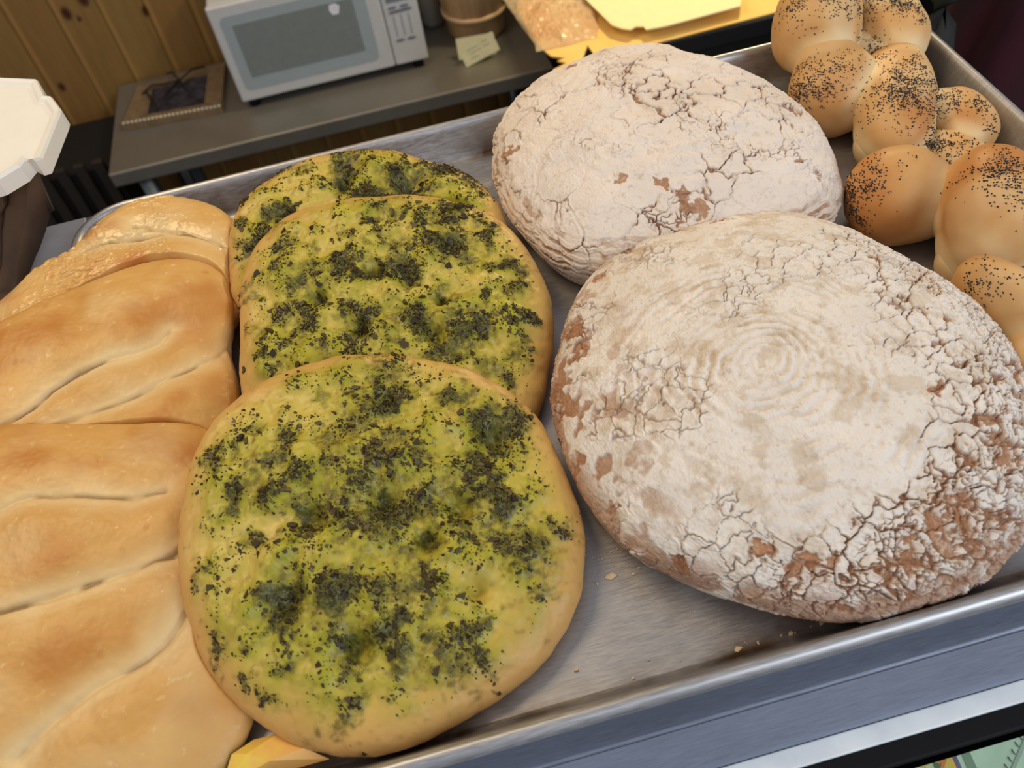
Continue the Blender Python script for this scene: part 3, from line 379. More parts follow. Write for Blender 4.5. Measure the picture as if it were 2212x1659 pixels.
def fun1(P, lx, ly, rr, nz):
    cx, cy = FT['loaf1']['c']
    w = np.stack([fbm(P, 50, 3, .55, 33), fbm(P, 50, 3, .55, 34), fbm(P, 50, 3, .55, 35)], 1)
    w2 = np.stack([fbm(P, 240, 2, .6, 36), fbm(P, 240, 2, .6, 37), fbm(P, 240, 2, .6, 38)], 1)
    dd = np.hypot(lx - cx, ly - cy); an = np.arctan2(ly - cy, lx - cx)
    ph = (dd * (1 + .12 * np.cos(an - .6)) + w[:, 0] * .0034 + w2[:, 0] * .0006) / .0062 - an / (2 * math.pi); rg = np.cos(2 * math.pi * ph)
    rs = ss(.002, .010, dd) * (1 - .75 * ss(.06, .11, dd)) * (.10 + .45 * (1 - ss(.015, .05, dd)) + .75 * ss(-.1, .5, fbm(P, 38, 3, .6, 51)))
    edge = ss(.045, .125, dd + .012 * fbm(P, 14, 2, .5, 39)); lowR = ss(-.02, .09, (lx * .75 - ly * .65)); left = ss(.06, .12, -lx + ly * .1)
    Q = P + w * .005 + w2 * .0012
    A1, A2, ai = worley(Q, 80, 11); B1, B2, bi = worley(Q, 200, 12); C1, C2, ci = worley(Q, 420, 13)
    eA, eB, eC = A2 - A1, B2 - B1, C2 - C1
    brk = np.clip(.22 * edge + .62 * lowR * edge + .3 * left, 0, 1)
    act = fbm(P, 20, 2, .5, 40)
    crA = (1 - ss(.01, .06 + .12 * brk, eA)) * ss(-.25, .25, act + .9 * brk - .25)
    crB = (1 - ss(.02, .10 + .1 * brk, eB)) * ss(.3, .75, brk + .35 * act)
    big = np.maximum(ss(.38, .55, blobs(lx, ly, [(x, y, q) for x, y, q in FT['loaf1']['B'] if q > .0035], (w[:, 0] * .006, w[:, 1] * .006)) + .30 * w2[:, 0] + .2 * w[:, 2]), .8 * ss(.30, .46, .55 * fbm(P, 36, 3, .6, 41) + .26 * brk - .12) * ss(.45, .8, brk))
    fl = ss(.5, .62, bi + .25 * w2[:, 0])            # flour flakes still stuck on the bare parts
    rim = ss(.93, 1.0, rr) * ss(-.1, .25, fbm(P, 34, 3, .6, 42) + .2)
    bare = np.clip(np.maximum.reduce([big * (1 - .75 * fl * (1 - ss(.1, .3, eB * 0 + w[:, 2]))), ss(.4, .8, crA) * ss(.1, .5, brk), ss(.5, .9, crB) * .8, rim * .8, left * ss(.1, .4, fbm(P, 60, 3, .6, 44) + .05)]), 0, 1)
    thin = np.clip(.42 * ss(-.1, .9, -rg) * rs + .5 * ss(.0, .6, fbm(P, 55, 4, .65, 43)) * (1 - .3 * brk) + .25 * ss(.3, .6, crB) + .35 * ss(.02, .1, ly - .02) * ss(-.1, .4, w[:, 1] + .1), 0, 1)
    d = .0016 * fbm(P, 18, 3, .5, 45) + .00062 * rg * rs + .0005 * w[:, 2] - .0013 * bare - .0010 * crA - .0005 * crB
    d = d + (.0006 * ss(0, .2, eB) + .0004 * ss(0, .25, eC)) * (brk * .9 + .1) * (1 - .4 * bare) + .00022 * fbm(P, 650, 2, .5, 46)
    d = d + .0006 * np.exp(-((eA - .12) / .06) ** 2) * ss(.1, .5, act + brk)
    d = d - .003 * np.exp(-(dd / .006) ** 2) * .3
    return d, dict(thin=thin, bare=bare * .92, crack=np.clip(ss(.7, 1, crA) * (1 - .5 * bare) * .5, 0, 1))
D_ = dome('loaf1', 1250, 520, fun1); b = BR['loaf1']
r_ = empty('floured_loaf', (b['c'][0], b['c'][1], FL), 'large round brown loaf with flour rings spiralling from its centre', 'bread')
bread_mesh('crust', D_, m_l1, r_)

# -- slashed flatbreads on the left
def focmat(name, rough, a1, a2, br):
    n = NT(name, Roughness=rough, Specular_IOR_Level=.35); p = n.geo(); a = n.noise(p, 28, 4, .6); f = n.noise(p, 420, 3, .6); bl = n.noise(p, 170, 3, .6)
    c = n.mix(n.ramp(a, .35, .65), lin(*a1), lin(*a2)); c = n.mix(n.ramp(bl, .62, .72, 0, .5), c, lin(236, 206, 150)); c = n.mix(n.attr('brown'), c, lin(*br)); c = n.mix(n.attr('pale'), c, lin(222, 198, 148))
    c = n.mix(n.attr('crack'), c, lin(120, 84, 44)); n.col(c); n.bump(f, .0003, .25); return n.m
m_f = focmat('flatbread_crust', .46, (208, 162, 94), (198, 150, 80), (184, 124, 56))
m_g = focmat('glazed_flatbread_crust', .2, (216, 176, 112), (206, 160, 92), (184, 112, 54))
def foc(key, seed, mat, label, press, glaze=0):
    S = [np.array(s) for s in FT[key]['S']]
    def fun(P, lx, ly, rr, nz):
        wx = fbm(P, 40, 3, .5, seed) * .0016
        dmin = np.full(len(lx), 9.); along = np.zeros(len(lx))
        for s in S:
            for i in range(len(s) - 1):
                a, e = s[i], s[i + 1] - s[i]; t = np.clip(((lx - a[0]) * e[0] + (ly - a[1]) * e[1]) / (e @ e), 0, 1)
                d = np.hypot(lx - a[0] - t * e[0], ly - a[1] - t * e[1])
                dmin = np.minimum(dmin, d)
        dm = np.abs(dmin + wx * .5); vis = .35 + .65 * ss(-.3, .3, fbm(P, 30, 2, .5, seed + 1))
        edge = ss(.75, 1, rr); lum = fbm(P, 14, 3, .5, seed + 2); mid = fbm(P, 60, 3, .5, seed + 3)
        d = -.0034 * np.exp(-(dm / .010) ** 2) - .0028 * np.exp(-(dm / .0016) ** 2) * vis + (.0026 * lum + .0005 * mid) * (1 - .6 * edge) + .00016 * fbm(P, 260, 2, .5, seed + 4)
        pale = np.clip(.85 * np.exp(-(dm / .008) ** 2) + .35 * ss(.0, .5, fbm(P, 18, 2, .5, seed + 7)), 0, 1) * (1 - .5 * edge)
        sp = worley(P, 75, seed)[0]; spots = (1 - ss(.10, .22, sp)) * ss(.2, .6, fbm(P, 30, 2, .5, seed + 8) + .25) * .5
        brown = np.clip(ss(.0, .75, fbm(P, 17, 3, .5, seed + 5) + .25 * ss(.008, .022, dm) - .12) * (1 - .8 * np.exp(-(dm / .007) ** 2)) + spots, 0, 1)
        if glaze:
            wr = ss(.25, .6, np.abs(fbm(P * (1, 1.8, 1), 70, 3, .6, seed + 9))); reg = ss(-.2, .3, fbm(P, 16, 2, .5, seed + 10) + .1); d = d + .0012 * wr * reg
        return d, dict(pale=pale * .8, brown=brown, crack=np.exp(-(dm / .0011) ** 2) * ss(-.2, .4, fbm(P, 50, 2, .5, seed + 6)) * .8)
    D_ = dome(key, 640, 260, fun, press); b = BR[key]
    r = empty('slashed_flatbread', (b['c'][0], b['c'][1], FL + b['z']), label, 'bread'); bread_mesh('crust', D_, mat, r)
foc('foc1', 51, m_f, 'nearest golden flatbread with three long slashes, front left of the pan', ('herb1',))
foc('foc2', 61, m_f, 'middle golden slashed flatbread, between the glossy one and the nearest one', ('foc1', 'herb2', 'herb3', 'herb1'))
foc('foc3', 71, m_g, 'farthest flatbread, with a glossy wrinkled crust, in the back left corner', ('foc2', 'herb3'), 1)

# -- braided poppy seed loaf
BD = {'L':[[0.5655,0.4276,1.2461,0.0309,0.0359,0.0331,-3.8278],[0.6258,0.4253,1.2344,0.0412,0.0214,0.0197,-4.8402],[0.6077,0.4018,1.2234,0.0226,0.0129,0.0118,1.9409],[0.5556,0.3773,1.2238,0.028,0.0331,0.0304,-0.6416],[0.5879,0.3459,1.2242,0.0554,0.0262,0.0241,1.0697],[0.6272,0.3229,1.2126,0.0287,0.0193,0.0178,1.5618],[0.604,0.2896,1.214,0.0231,0.0136,0.0126,1.9925],[0.5415,0.2575,1.2224,0.0293,0.0314,0.0289,1.54],[0.5729,0.2147,1.2329,0.0262,0.0394,0.0363,5.8605],[0.5462,0.1541,1.2218,0.0137,0.0306,0.0282,0.3422],[0.6035,0.1869,1.211,0.0328,0.0222,0.0204,1.3766],[0.5468,0.1148,1.2128,0.0326,0.0195,0.018,0.7641],[0.6163,0.4709,1.2535,0.0409,0.0278,0.0256,1.9796],[0.5744,0.258,1.2104,0.0261,0.0165,0.0152,1.1713],[0.5704,0.3132,1.2093,0.0241,0.0151,0.0139,-0.8233],[0.5586,0.1951,1.2077,0.0207,0.0133,0.0122,2.0975],[0.599,0.4142,1.2214,0.0183,0.0153,0.0141,1.8651],[0.5911,0.3884,1.2057,0.0281,0.0157,0.0145,1.245]],'S':[[0.5424,0.4186,1.2691,0.009,1],[0.555,0.4103,1.2734,0.0107,1],[0.5715,0.4085,1.272,0.0107,1],[0.5831,0.4075,1.263,0.0054,1],[0.5367,0.419,1.2616,0.0073,0.3],[0.6142,0.4282,1.2508,0.0094,1.2],[0.6217,0.4167,1.2534,0.0111,1.2],[0.6299,0.408,1.2515,0.0073,1.2],[0.6297,0.3979,1.2478,0.0044,1],[0.5975,0.4025,1.2319,0.0093,1],[0.5864,0.3723,1.2421,0.0054,1],[0.5299,0.3714,1.2393,0.0125,1.1],[0.5356,0.3675,1.2455,0.0123,1],[0.5458,0.3622,1.2493,0.0122,0.8],[0.565,0.3673,1.2503,0.007,0.4],[0.5262,0.3713,1.2293,0.009,1],[0.5606,0.3567,1.2451,0.0087,0.5],[0.538,0.3573,1.2418,0.0087,0.6],[0.5943,0.3518,1.2479,0.0121,1],[0.5964,0.3366,1.2456,0.012,1.2],[0.5872,0.319,1.2428,0.0135,1],[0.5788,0.3354,1.2474,0.0119,1],[0.566,0.328,1.243,0.0119,0.8],[0.5724,0.3161,1.2433,0.01,0.8],[0.5882,0.3065,1.2309,0.0067,0.6],[0.5657,0.345,1.24,0.0069,0.4],[0.618,0.3305,1.2275,0.0087,1.2],[0.6246,0.3203,1.2302,0.0086,1.2],[0.6303,0.3096,1.2281,0.0068,1.2],[0.6305,0.2981,1.2209,0.0041,1],[0.6122,0.3245,1.2237,0.0052,1],[0.59,0.2956,1.2194,0.0075,1.3],[0.5945,0.2883,1.2231,0.01,1.2],[0.5989,0.2792,1.2226,0.0099,0.8],[0.5944,0.28,1.2178,0.0067,1],[0.5699,0.2358,1.261,0.0045,0.3],[0.5143,0.2626,1.236,0.0095,1.4],[0.5176,0.2592,1.2411,0.0094,1.2],[0.5187,0.2497,1.2407,0.0077,1],[0.511,0.2524,1.2266,0.0079,1],[0.5131,0.2452,1.2205,0.0063,0.8],[0.5335,0.2592,1.2503,0.0093,0.35],[0.5151,0.2479,1.2101,0.0048,0.8],[0.5682,0.2099,1.2686,0.0113,1.2],[0.5706,0.1994,1.266,0.0112,1.4],[0.5768,0.2149,1.2688,0.0114,1.3],[0.5608,0.2183,1.2648,0.0072,0.7],[0.5708,0.1923,1.2617,0.007,1.2],[0.5531,0.2232,1.2536,0.0074,0.3],[0.5334,0.1648,1.2396,0.0084,0.9],[0.5342,0.1572,1.2393,0.0069,0.8],[0.5316,0.1635,1.2343,0.0056,0.8],[0.5394,0.152,1.2459,0.0068,0.6]]}
mb = NT('egg_washed_crust', Roughness=.48, Specular_IOR_Level=.3); p = mb.geo(); a = mb.noise(p, 30, 4, .6); f = mb.noise(p, 350, 3, .6)
c = mb.mix(mb.ramp(a, .35, .65), lin(218, 174, 116), lin(208, 158, 98)); c = mb.mix(mb.attr('brown'), c, lin(196, 134, 74)); c = mb.mix(mb.attr('pale'), c, lin(234, 210, 162)); mb.col(c); mb.bump(f, .0002, .2)
ms = NT('poppy_seed', Roughness=.55); ms.col(ms.mix(ms.attr('tone'), lin(26, 22, 28), lin(78, 70, 80)))
braid = empty('braided_loaf', (.585, .28, FL), 'golden braided loaf sprinkled with poppy seeds along the right rim', 'bread')
Ls = [np.array(l) for l in BD['L']]
def loc_of(l, P):
    cs, sn = math.cos(l[6]), math.sin(l[6]); q = P - l[:3]; return np.stack([(q[:, 0] * cs + q[:, 1] * sn) / l[3], (-q[:, 0] * sn + q[:, 1] * cs) / l[4], q[:, 2] / l[5]], 1)
allV, allN, allW = [], [], []
for k, l in enumerate(Ls):
    nu, nv = 120, 120; u = np.linspace(.0, math.pi, nu); v = np.arange(nv) * 2 * math.pi / nv; U, Vv = np.meshgrid(u, v, indexing='ij')
    q = np.stack([np.cos(U), np.sin(U) * np.cos(Vv), np.sin(U) * np.sin(Vv)], -1).reshape(-1, 3)
    q = q / (np.abs(q) ** 2.4).sum(1)[:, None] ** (1 / 2.4); cs, sn = math.cos(l[6]), math.sin(l[6]); s_ = q * l[3:6]; P = np.stack([s_[:, 0] * cs - s_[:, 1] * sn, s_[:, 0] * sn + s_[:, 1] * cs, s_[:, 2]], 1) + l[:3]
    nn = q / l[3:6]; nn = np.stack([nn[:, 0] * cs - nn[:, 1] * sn, nn[:, 0] * sn + nn[:, 1] * cs, nn[:, 2]], 1); nn /= np.linalg.norm(nn, axis=1)[:, None]
    P = P + nn * (.0011 * fbm(P, 26, 3, .5, 80 + k))[:, None]
    near = np.full(len(P), 9.)
    for j, m in enumerate(Ls):
        if j != k: near = np.minimum(near, (np.linalg.norm(loc_of(m, P), axis=1) - 1) * min(m[3:6]))
    push = np.zeros(len(P)); kk = .013
    for j, m in enumerate(Ls):
        if j != k:
            dj = (np.linalg.norm(loc_of(m, P), axis=1) - 1) * min(m[3:6]); hh = np.clip(1 - dj / kk, 0, 1); push = np.maximum(push, np.where(dj > -.004, kk * hh * hh / 4, 0))
    P = P + nn * push[:, None]
    pale = ss(.014, .001, near) * .95 * ss(.45, -.15, nn[:, 1] - .1 + .5 * fbm(P, 30, 2, .5, 95)) + .25 * ss(.1, .5, fbm(P, 22, 2, .5, 90 + k))
    brown = ss(-.1, .7, fbm(P, 18, 2, .5, 100 + k) + .15 * nn[:, 2] - .1) * (1 - pale)
    wob = P.copy(); wob[:, 2] = np.maximum(wob[:, 2], FL + .0004 + k * 1e-5)
    # rest against the pan's walls instead of cutting through them
    lw = wob[:, 2] < 1.2238; ww = .0195 - np.clip((wob[:, 2] - 1.198) / .02, 0, 1) * .0105
    wob[:, 0] = np.where(lw, np.minimum(wob[:, 0], .66 - ww), wob[:, 0]); wob[:, 1] = np.where(lw, np.minimum(wob[:, 1], .457 - ww), wob[:, 1])
    ii = np.arange(nu * nv).reshape(nu, nv); jn = np.roll(ii, -1, 1); F = np.stack([ii[:-1], jn[:-1], jn[1:], ii[1:]], -1).reshape(-1, 4)
    mesh('dough_strand', wob, F[:, ::-1].copy(), mb.m, braid, attrs=dict(pale=np.clip(pale, 0, 1), brown=np.clip(brown, 0, 1)))
    wgt = np.zeros(len(P))
    for sx, sy, sz, sr, sw in BD['S']: wgt = wgt + sw * np.exp(-(((P - (sx, sy, sz)) ** 2).sum(1)) / (sr * sr * 1.1))
    wgt = wgt * (near > .0003) * (nn[:, 2] > -.3) * (.35 + ss(-.2, .4, fbm(P, 90, 2, .5, 110 + k))) * np.sin(U).ravel() * l[4] * l[3]
    allV.append(wob); allN.append(nn); allW.append(wgt)
r = np.random.default_rng(5); AV, AN, AW = np.concatenate(allV), np.concatenate(allN), np.concatenate(allW); AW /= AW.sum()
pk = r.choice(len(AV), 5200, p=AW); ph = (1 + 5 ** .5) / 2
ico = np.array([(-1, ph, 0), (1, ph, 0), (-1, -ph, 0), (1, -ph, 0), (0, -1, ph), (0, 1, ph), (0, -1, -ph), (0, 1, -ph), (ph, 0, -1), (ph, 0, 1), (-ph, 0, -1), (-ph, 0, 1)]) / 1.9
icf = np.array([(0, 11, 5), (0, 5, 1), (0, 1, 7), (0, 7, 10), (0, 10, 11), (1, 5, 9), (5, 11, 4), (11, 10, 2), (10, 7, 6), (7, 1, 8), (3, 9, 4), (3, 4, 2), (3, 2, 6), (3, 6, 8), (3, 8, 9), (4, 9, 5), (2, 4, 11), (6, 2, 10), (8, 6, 7), (9, 8, 1)])
ctr = AV[pk] + AN[pk] * .0002 + r.normal(0, .00035, (len(pk), 3)); sz = r.uniform(.00036, .00056, (len(pk), 1, 1)); sc = r.uniform(.75, 1.25, (len(pk), 1, 3))
SV = (ctr[:, None] + ico[None] * sz * sc).reshape(-1, 3); SF = (icf[None] + 12 * np.arange(len(pk))[:, None, None]).reshape(-1, 3)
s = mesh('poppy_seeds', SV, SF, ms.m, braid, attrs=dict(tone=np.repeat(r.random(len(pk)) ** 2, 12))); s['kind'] = 'stuff'; s['label'] = 'blue-black poppy seeds'

# -- crumbs on the pan floor
mc = plain('pale_crust_flake', (214, 190, 154), .8)
CR = [[0.2943,0.0733,18],[0.2864,0.0712,5],[0.3053,0.0711,5],[0.309,0.0736,4],[0.3038,0.076,3],[0.34,0.0205,13],[0.2642,0.032,7],[0.2885,0.021,6],[0.3656,0.021,8],[0.3613,0.0214,4],[0.3753,0.0217,6],[0.3814,0.0216,8],[0.3498,0.0214,4],[0.3495,0.0206,4],[0.3677,0.0207,4],[0.3118,0.0229,3],[0.2981,0.0273,3],[0.2948,0.0855,5],[0.2985,0.0863,4],[0.3016,0.0868,4],[0.2925,0.0838,4],[0.303,0.0844,3],[0.3333,0.0371,3],[0.327,0.0439,3],[0.3347,0.0307,3]]
for i, (x, y, s_) in enumerate(CR):
    s_ = s_ * .00018; k = 9; an = np.sort(r.uniform(0, 6.28, k)); rad = s_ * r.uniform(.7, 1.15, k); asp = .75 if i else .62
    V = [(x + q * math.cos(a), y + q * math.sin(a) * asp, FL + .0003) for a, q in zip(an, rad)]
    V += [(x + q * .85 * math.cos(a), y + q * .85 * math.sin(a) * asp, FL + .0003 + s_ * (.22 if i in (0, 5) else .7)) for a, q in zip(an, rad)] + [(x, y, FL + .0003 + s_ * (.3 if i in (0, 5) else .9))]
    F = [(j, (j + 1) % k, k + (j + 1) % k, k + j) for j in range(k)] + [(k + j, k + (j + 1) % k, 2 * k) for j in range(k)] + [tuple(range(k))[::-1]]
    o = mesh('crust_flake' if i in (0, 5) else 'bread_crumb', V, F, mc, smooth=False)
    if i == 0: tag(o, 'oval pale crust flake lying alone on the pan between the breads', 'crumb')
    elif i == 5: tag(o, 'ragged pale crust flake lying in the grime line by the front rim', 'crumb')
    elif i == 6: tag(o, 'pale round bread crumb lying closest to the nearest herb bread', 'crumb', 'crumbs on the pan floor')
    elif i in (7, 15, 16): tag(o, 'tiny pale bread crumb on the bare pan floor between herb bread and front rim', 'crumb', 'crumbs between the breads')
    elif y > .065: tag(o, 'tiny pale bread crumb beside the oval crust flake', 'crumb', 'crumbs around the oval flake')
    elif y > .028: tag(o, 'tiny pale bread crumb just in front of the large ringed loaf', 'crumb', 'crumbs before the ringed loaf')
    else: tag(o, 'small pale bread crumb in the brown grime line along the front rim', 'crumb', 'crumbs in the grime line')
# flour dust trail
DV, DF = [], []
for i in range(420):
    if i < 160: t = r.random(); x, y = .2900 + .016 * t + r.normal(0, .0007), .0835 + .004 * t + r.normal(0, .0007)
    else: a = r.uniform(-2.9, -1.2); q = r.uniform(1.0, 1.10) ** 1; Rr = float(Rof(BR['loaf1'], np.array([a]))[0]); x, y = BR['loaf1']['c'][0] + Rr * q * math.cos(a), BR['loaf1']['c'][1] + Rr * q * math.sin(a)
    if y < .0205: continue
    e = r.uniform(.0001, .00038); o = len(DV); DV += [(x - e, y, FL + .0002), (x + e * .5, y + e, FL + .0002), (x + e, y - e * .7, FL + .0002), (x, y, FL + .0002 + e)]; DF += [(o, o + 1, o + 3), (o + 1, o + 2, o + 3), (o + 2, o, o + 3)]
tag(mesh('flour_dust', DV, DF, plain('flour', (216, 204, 186), .9), smooth=False), 'fine flour dust and crumbs scattered around the big loaf', 'flour', kind='stuff')
# amber sheet added in place of a reflection at the pan's front wall
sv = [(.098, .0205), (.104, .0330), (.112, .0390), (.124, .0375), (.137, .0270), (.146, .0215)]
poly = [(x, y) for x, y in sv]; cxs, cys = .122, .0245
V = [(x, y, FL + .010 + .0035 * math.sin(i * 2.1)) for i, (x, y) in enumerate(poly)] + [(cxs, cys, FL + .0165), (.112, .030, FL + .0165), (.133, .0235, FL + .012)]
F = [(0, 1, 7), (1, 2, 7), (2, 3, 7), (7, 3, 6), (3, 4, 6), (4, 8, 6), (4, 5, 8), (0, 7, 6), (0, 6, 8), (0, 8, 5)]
me_s = NT('amber_reflection_tone', Roughness=.35, Transmission_Weight=.15); me_s.col(me_s.mix(me_s.ramp(me_s.noise(me_s.geo(), 60, 3), .4, .6), lin(255, 222, 96), lin(250, 196, 110)))
o = mesh('amber_reflection', V, F, me_s.m, smooth=False); md = o.modifiers.new('thick', 'SOLIDIFY'); md.thickness = .0004
tag(o, 'crumpled amber-yellow sheet standing in for a reflection at the front rim between two breads', 'reflection')

# ---------------------------------------------------------------- display case under the pan
case = empty('display_case', (.33, .22, 0), 'steel-topped glass display case that the sheet pan stands on', 'display case')
V, F = join([box(-.40, .676, -.005, .487, 1.165, 1.1950, .0012)]); mesh('steel_top', V, F, M_case, case, smooth=False)
prof = [(-.0052, 1.1925), (-.0195, 1.1700), (-.0195, 1.160), (-.0052, 1.160)]
V = [(x, y, z) for x in (-.40, .676) for y, z in prof]; mesh('front_fascia', V, [(0, 1, 5, 4), (1, 2, 6, 5), (2, 3, 7, 6), (0, 3, 2, 1), (4, 5, 6, 7)], M_case, case, smooth=False)
mesh('white_strip', *box(-.40, .676, -.0290, -.0197, 1.158, 1.1700, .0008), plain('frosted_white_strip', (236, 244, 252), .35), case, smooth=False)  # plain white band in front of the fascia
V, F = box(-.40, .676, -.0390, -.0292, 1.1640, 1.1690, .001); mesh('black_gasket', V, F, black, case, smooth=False)
gl = NT('clear_glass', Roughness=.02, Transmission_Weight=1.0, IOR=1.45); gl.col((.94, .98, .96, 1))
def slab(x0, x1, p0, p1, th):
    (y0, z0), (y1, z1) = p0, p1; L_ = math.hypot(y1 - y0, z1 - z0); ny, nz_ = (z1 - z0) / L_, -(y1 - y0) / L_
    v = [(x, y0, z0) for x in (x0, x1)] + [(x, y1, z1) for x in (x0, x1)]; v += [(x, y + ny * th, z + nz_ * th) for x, y, z in v]
    return v, [(0, 1, 3, 2), (4, 6, 7, 5), (0, 4, 5, 1), (2, 3, 7, 6), (0, 2, 6, 4), (1, 5, 7, 3)]
mesh('front_glass', *slab(-.40, .676, (-.0380, 1.164), (-.3020, .812), .005), gl.m, case, smooth=False)
mesh('side_panel', *box(-.40, -.395, -.3, .487, .78, 1.16), M_case, case, smooth=False); mesh('side_panel', *box(.671, .676, -.3, .487, .78, 1.16), M_case, case, smooth=False)
mesh('cabinet_base', *box(-.40, .676, -.32, .487, .02, .80, .01), M_case, case, smooth=False); mesh('back_panel', *box(-.40, .676, .475, .487, .80, 1.165), M_steel, case, smooth=False)
mesh('inner_shelf', *box(-.39, .666, -.02, .47, .985, .99), M_steel, case, smooth=False)
# price cards fixed inside the sloping glass
def on_glass(s, x, off): # point s metres down the glass from its top
    L_ = math.hypot(.264, .352); return (x, -.0385 - s * .264 / L_ + off * .352 / L_, 1.161 - s * .352 / L_ - off * .264 / L_)
def card(poly, off): # poly in (x, s)
    n_ = len(poly); v = [on_glass(s, x, off) for x, s in poly] + [on_glass(s, x, off + .0006) for x, s in poly]
    return v, [tuple(range(n_)), tuple(range(n_, 2 * n_))[::-1]] + [(i, n_ + i, n_ + (i + 1) % n_, (i + 1) % n_) for i in range(n_)]
yc = empty('sign_card', on_glass(.06, .43, .002), 'yellow card with an orange and green picture behind the case glass', 'sign')
M_y = plain('yellow_print', (252, 214, 60), .5)
mesh('card', *card([(.375, .0), (.4212, .0), (.4460, .10), (.38, .10)], .0035), M_y, yc, smooth=False)
mesh('picture', *card([(.4135, .0016), (.4165, .0010), (.4187, .0020), (.4192, .0050), (.4178, .0075), (.4184, .0140), (.4160, .0140), (.4158, .0080), (.4165, .0052), (.4145, .0035)], .0028), plain('orange_print', (244, 140, 48), .5), yc, smooth=False)
mesh('picture', *card([(.4122, .0024), (.4135, .0040), (.4155, .0055), (.4160, .0085), (.4150, .0092), (.4130, .0066)], .0025), plain('green_print', (64, 112, 66), .5), yc, smooth=False)
mesh('picture', *card([(.4085, .0), (.4128, .0), (.4152, .0095), (.4160, .03), (.4120, .03)], .0030), plain('cream_print', (232, 240, 176), .5), yc, smooth=False)
gc = empty('sign_card', on_glass(.06, .48, .002), 'pale green card with a row of short grey strokes behind the case glass', 'sign')
mesh('card', *card([(.4225, .0), (.56, .0), (.57, .11), (.450, .11)], .0042), plain('pale_green_card', (214, 244, 212), .5), gc, smooth=False)
mesh('purple_stripe', *card([(.4214, .0), (.4235, .0), (.4360, .05), (.4335, .05)], .0036), plain('purple_print', (110, 92, 134), .5), gc, smooth=False)
mesh('green_fold', *card([(.4262, .0), (.4300, .0), (.4430, .05), (.4380, .05)], .0036), plain('sage_print', (128, 164, 128), .5), gc, smooth=False)
mesh('grey_band', *card([(.4600, .0030), (.4625, .0030), (.4500, .0250), (.4475, .0250)], .0036), plain('pale_grey_band', (176, 200, 176), .5), gc, smooth=False)
ink = plain('grey_ink', (96, 112, 100), .6)
for k in range(7):
    x, s_ = .4563 - k * .00213, .0034 + k * .0034; mesh('stroke', *card([(x - .0006, s_), (x, s_), (x + .0012, s_ + .0030), (x + .0006, s_ + .0030)], .0034), ink, gc, smooth=False)

# ---------------------------------------------------------------- back worktop and what stands on it
T = .61
tb = empty('steel_worktop', (.13, 1.65, 0), 'low stainless steel work table against the pine wall', 'table')
mesh('table_top', *box(-.341, .597, 1.486, 1.832, T - .034, T, .004), M_steel, tb, smooth=False)
M_leg = metal('table_leg_steel', (120, 122, 122), .35)
for x in (-.285, .56):
    for y in (1.52, 1.80): mesh('leg', *lathe([(.0, .01), (.018, .01), (.018, T - .034), (0, T - .034)], x, y, 20), M_leg, tb)
mesh('lower_shelf', *box(-.33, .585, 1.5, 1.82, .14, .16, .002), plain('dark_shelf', (30, 26, 20), .5), tb, smooth=False)
mesh('brace', *box(-.19, -.17, 1.50, 1.52, .16, T - .034), plain('dark_post', (44, 50, 52), .4), tb, smooth=False)
wh = plain('microwave_white', (196, 198, 200), .4, var=.03)
mw = empty('microwave_oven', (.15, 1.71, T), 'white countertop microwave oven with grey door window and keypad', 'microwave')
x0, x1, z0, z1, yf = -.0515, .3535, T + .019, .8345, 1.60
mesh('housing', *box(x0 + .002, x1 - .002, yf + .014, 1.830, z0, z1 - .001, .004), wh, mw, smooth=False)
door = mesh('door', *box(x0, .2805, yf, yf + .014, z0, z1, .004), wh, mw, smooth=False)
mesh('window_frame', *xz(prism(rrect(-.0335, .2525, T + .043, z1 - .022, .012), 0, .0008), yf), plain('silver_grey_glass', (158, 170, 176), .3, var=.03), door, smooth=False)
mesh('window_screen', *xz(prism(rrect(-.0130, .2270, T + .070, z1 - .042, .002), .0008, .0014), yf), plain('dark_window_mesh', (126, 134, 134), .35, var=.05), door, smooth=False)
pn = mesh('control_panel', *box(.2820, x1, yf, yf + .014, z0, z1, .004), wh, mw, smooth=False)
gk = plain('keypad_grey', (120, 122, 134), .5)
mesh('display', *xz(prism(rrect(.2915, .3440, .765, .820, .003), 0, .0008), yf), gk, pn, smooth=False)
for bx, bz in ((.301, .7535), (.326, .7535), (.301, .7445), (.316, .7450), (.331, .7455), (.3030, .6835), (.3270, .6835)):
    p = [(bx + .0095 * math.cos(a), bz + .0032 * math.sin(a)) for a in np.linspace(0, 2 * math.pi, 17)[:-1]]; mesh('button', *xz(prism(p, 0, .0009), yf), gk, pn, smooth=False)
for bx in (.2995, .3150, .3305): mesh('divider_line', *xz(prism([(bx - .0012, .692), (bx + .0012, .692), (bx + .0012, .737), (bx - .0012, .737)], 0, .0006), yf), plain('light_grey_line', (150, 152, 162), .5), pn, smooth=False)
for fx in (-.03, .33):
    for fy in (1.62, 1.80): mesh('foot', *lathe([(0, T), (.012, T), (.010, z0), (0, z0)], fx, fy, 16), black, mw)
hx = [(.1885 + .0125 * math.cos(a) * q, .779 + .0125 * math.sin(a) * q) for a, q in zip(np.radians([20, 75, 130, 180, 240, 300]), (1, .9, 1, .85, 1, 1.05))]
tag(mesh('paper_sticker', *xz(prism(hx, .0015, .0019), yf), plain('white_paper', (226, 228, 240), .6), smooth=False), 'small white torn paper sticker stuck on the microwave window', 'sticker')
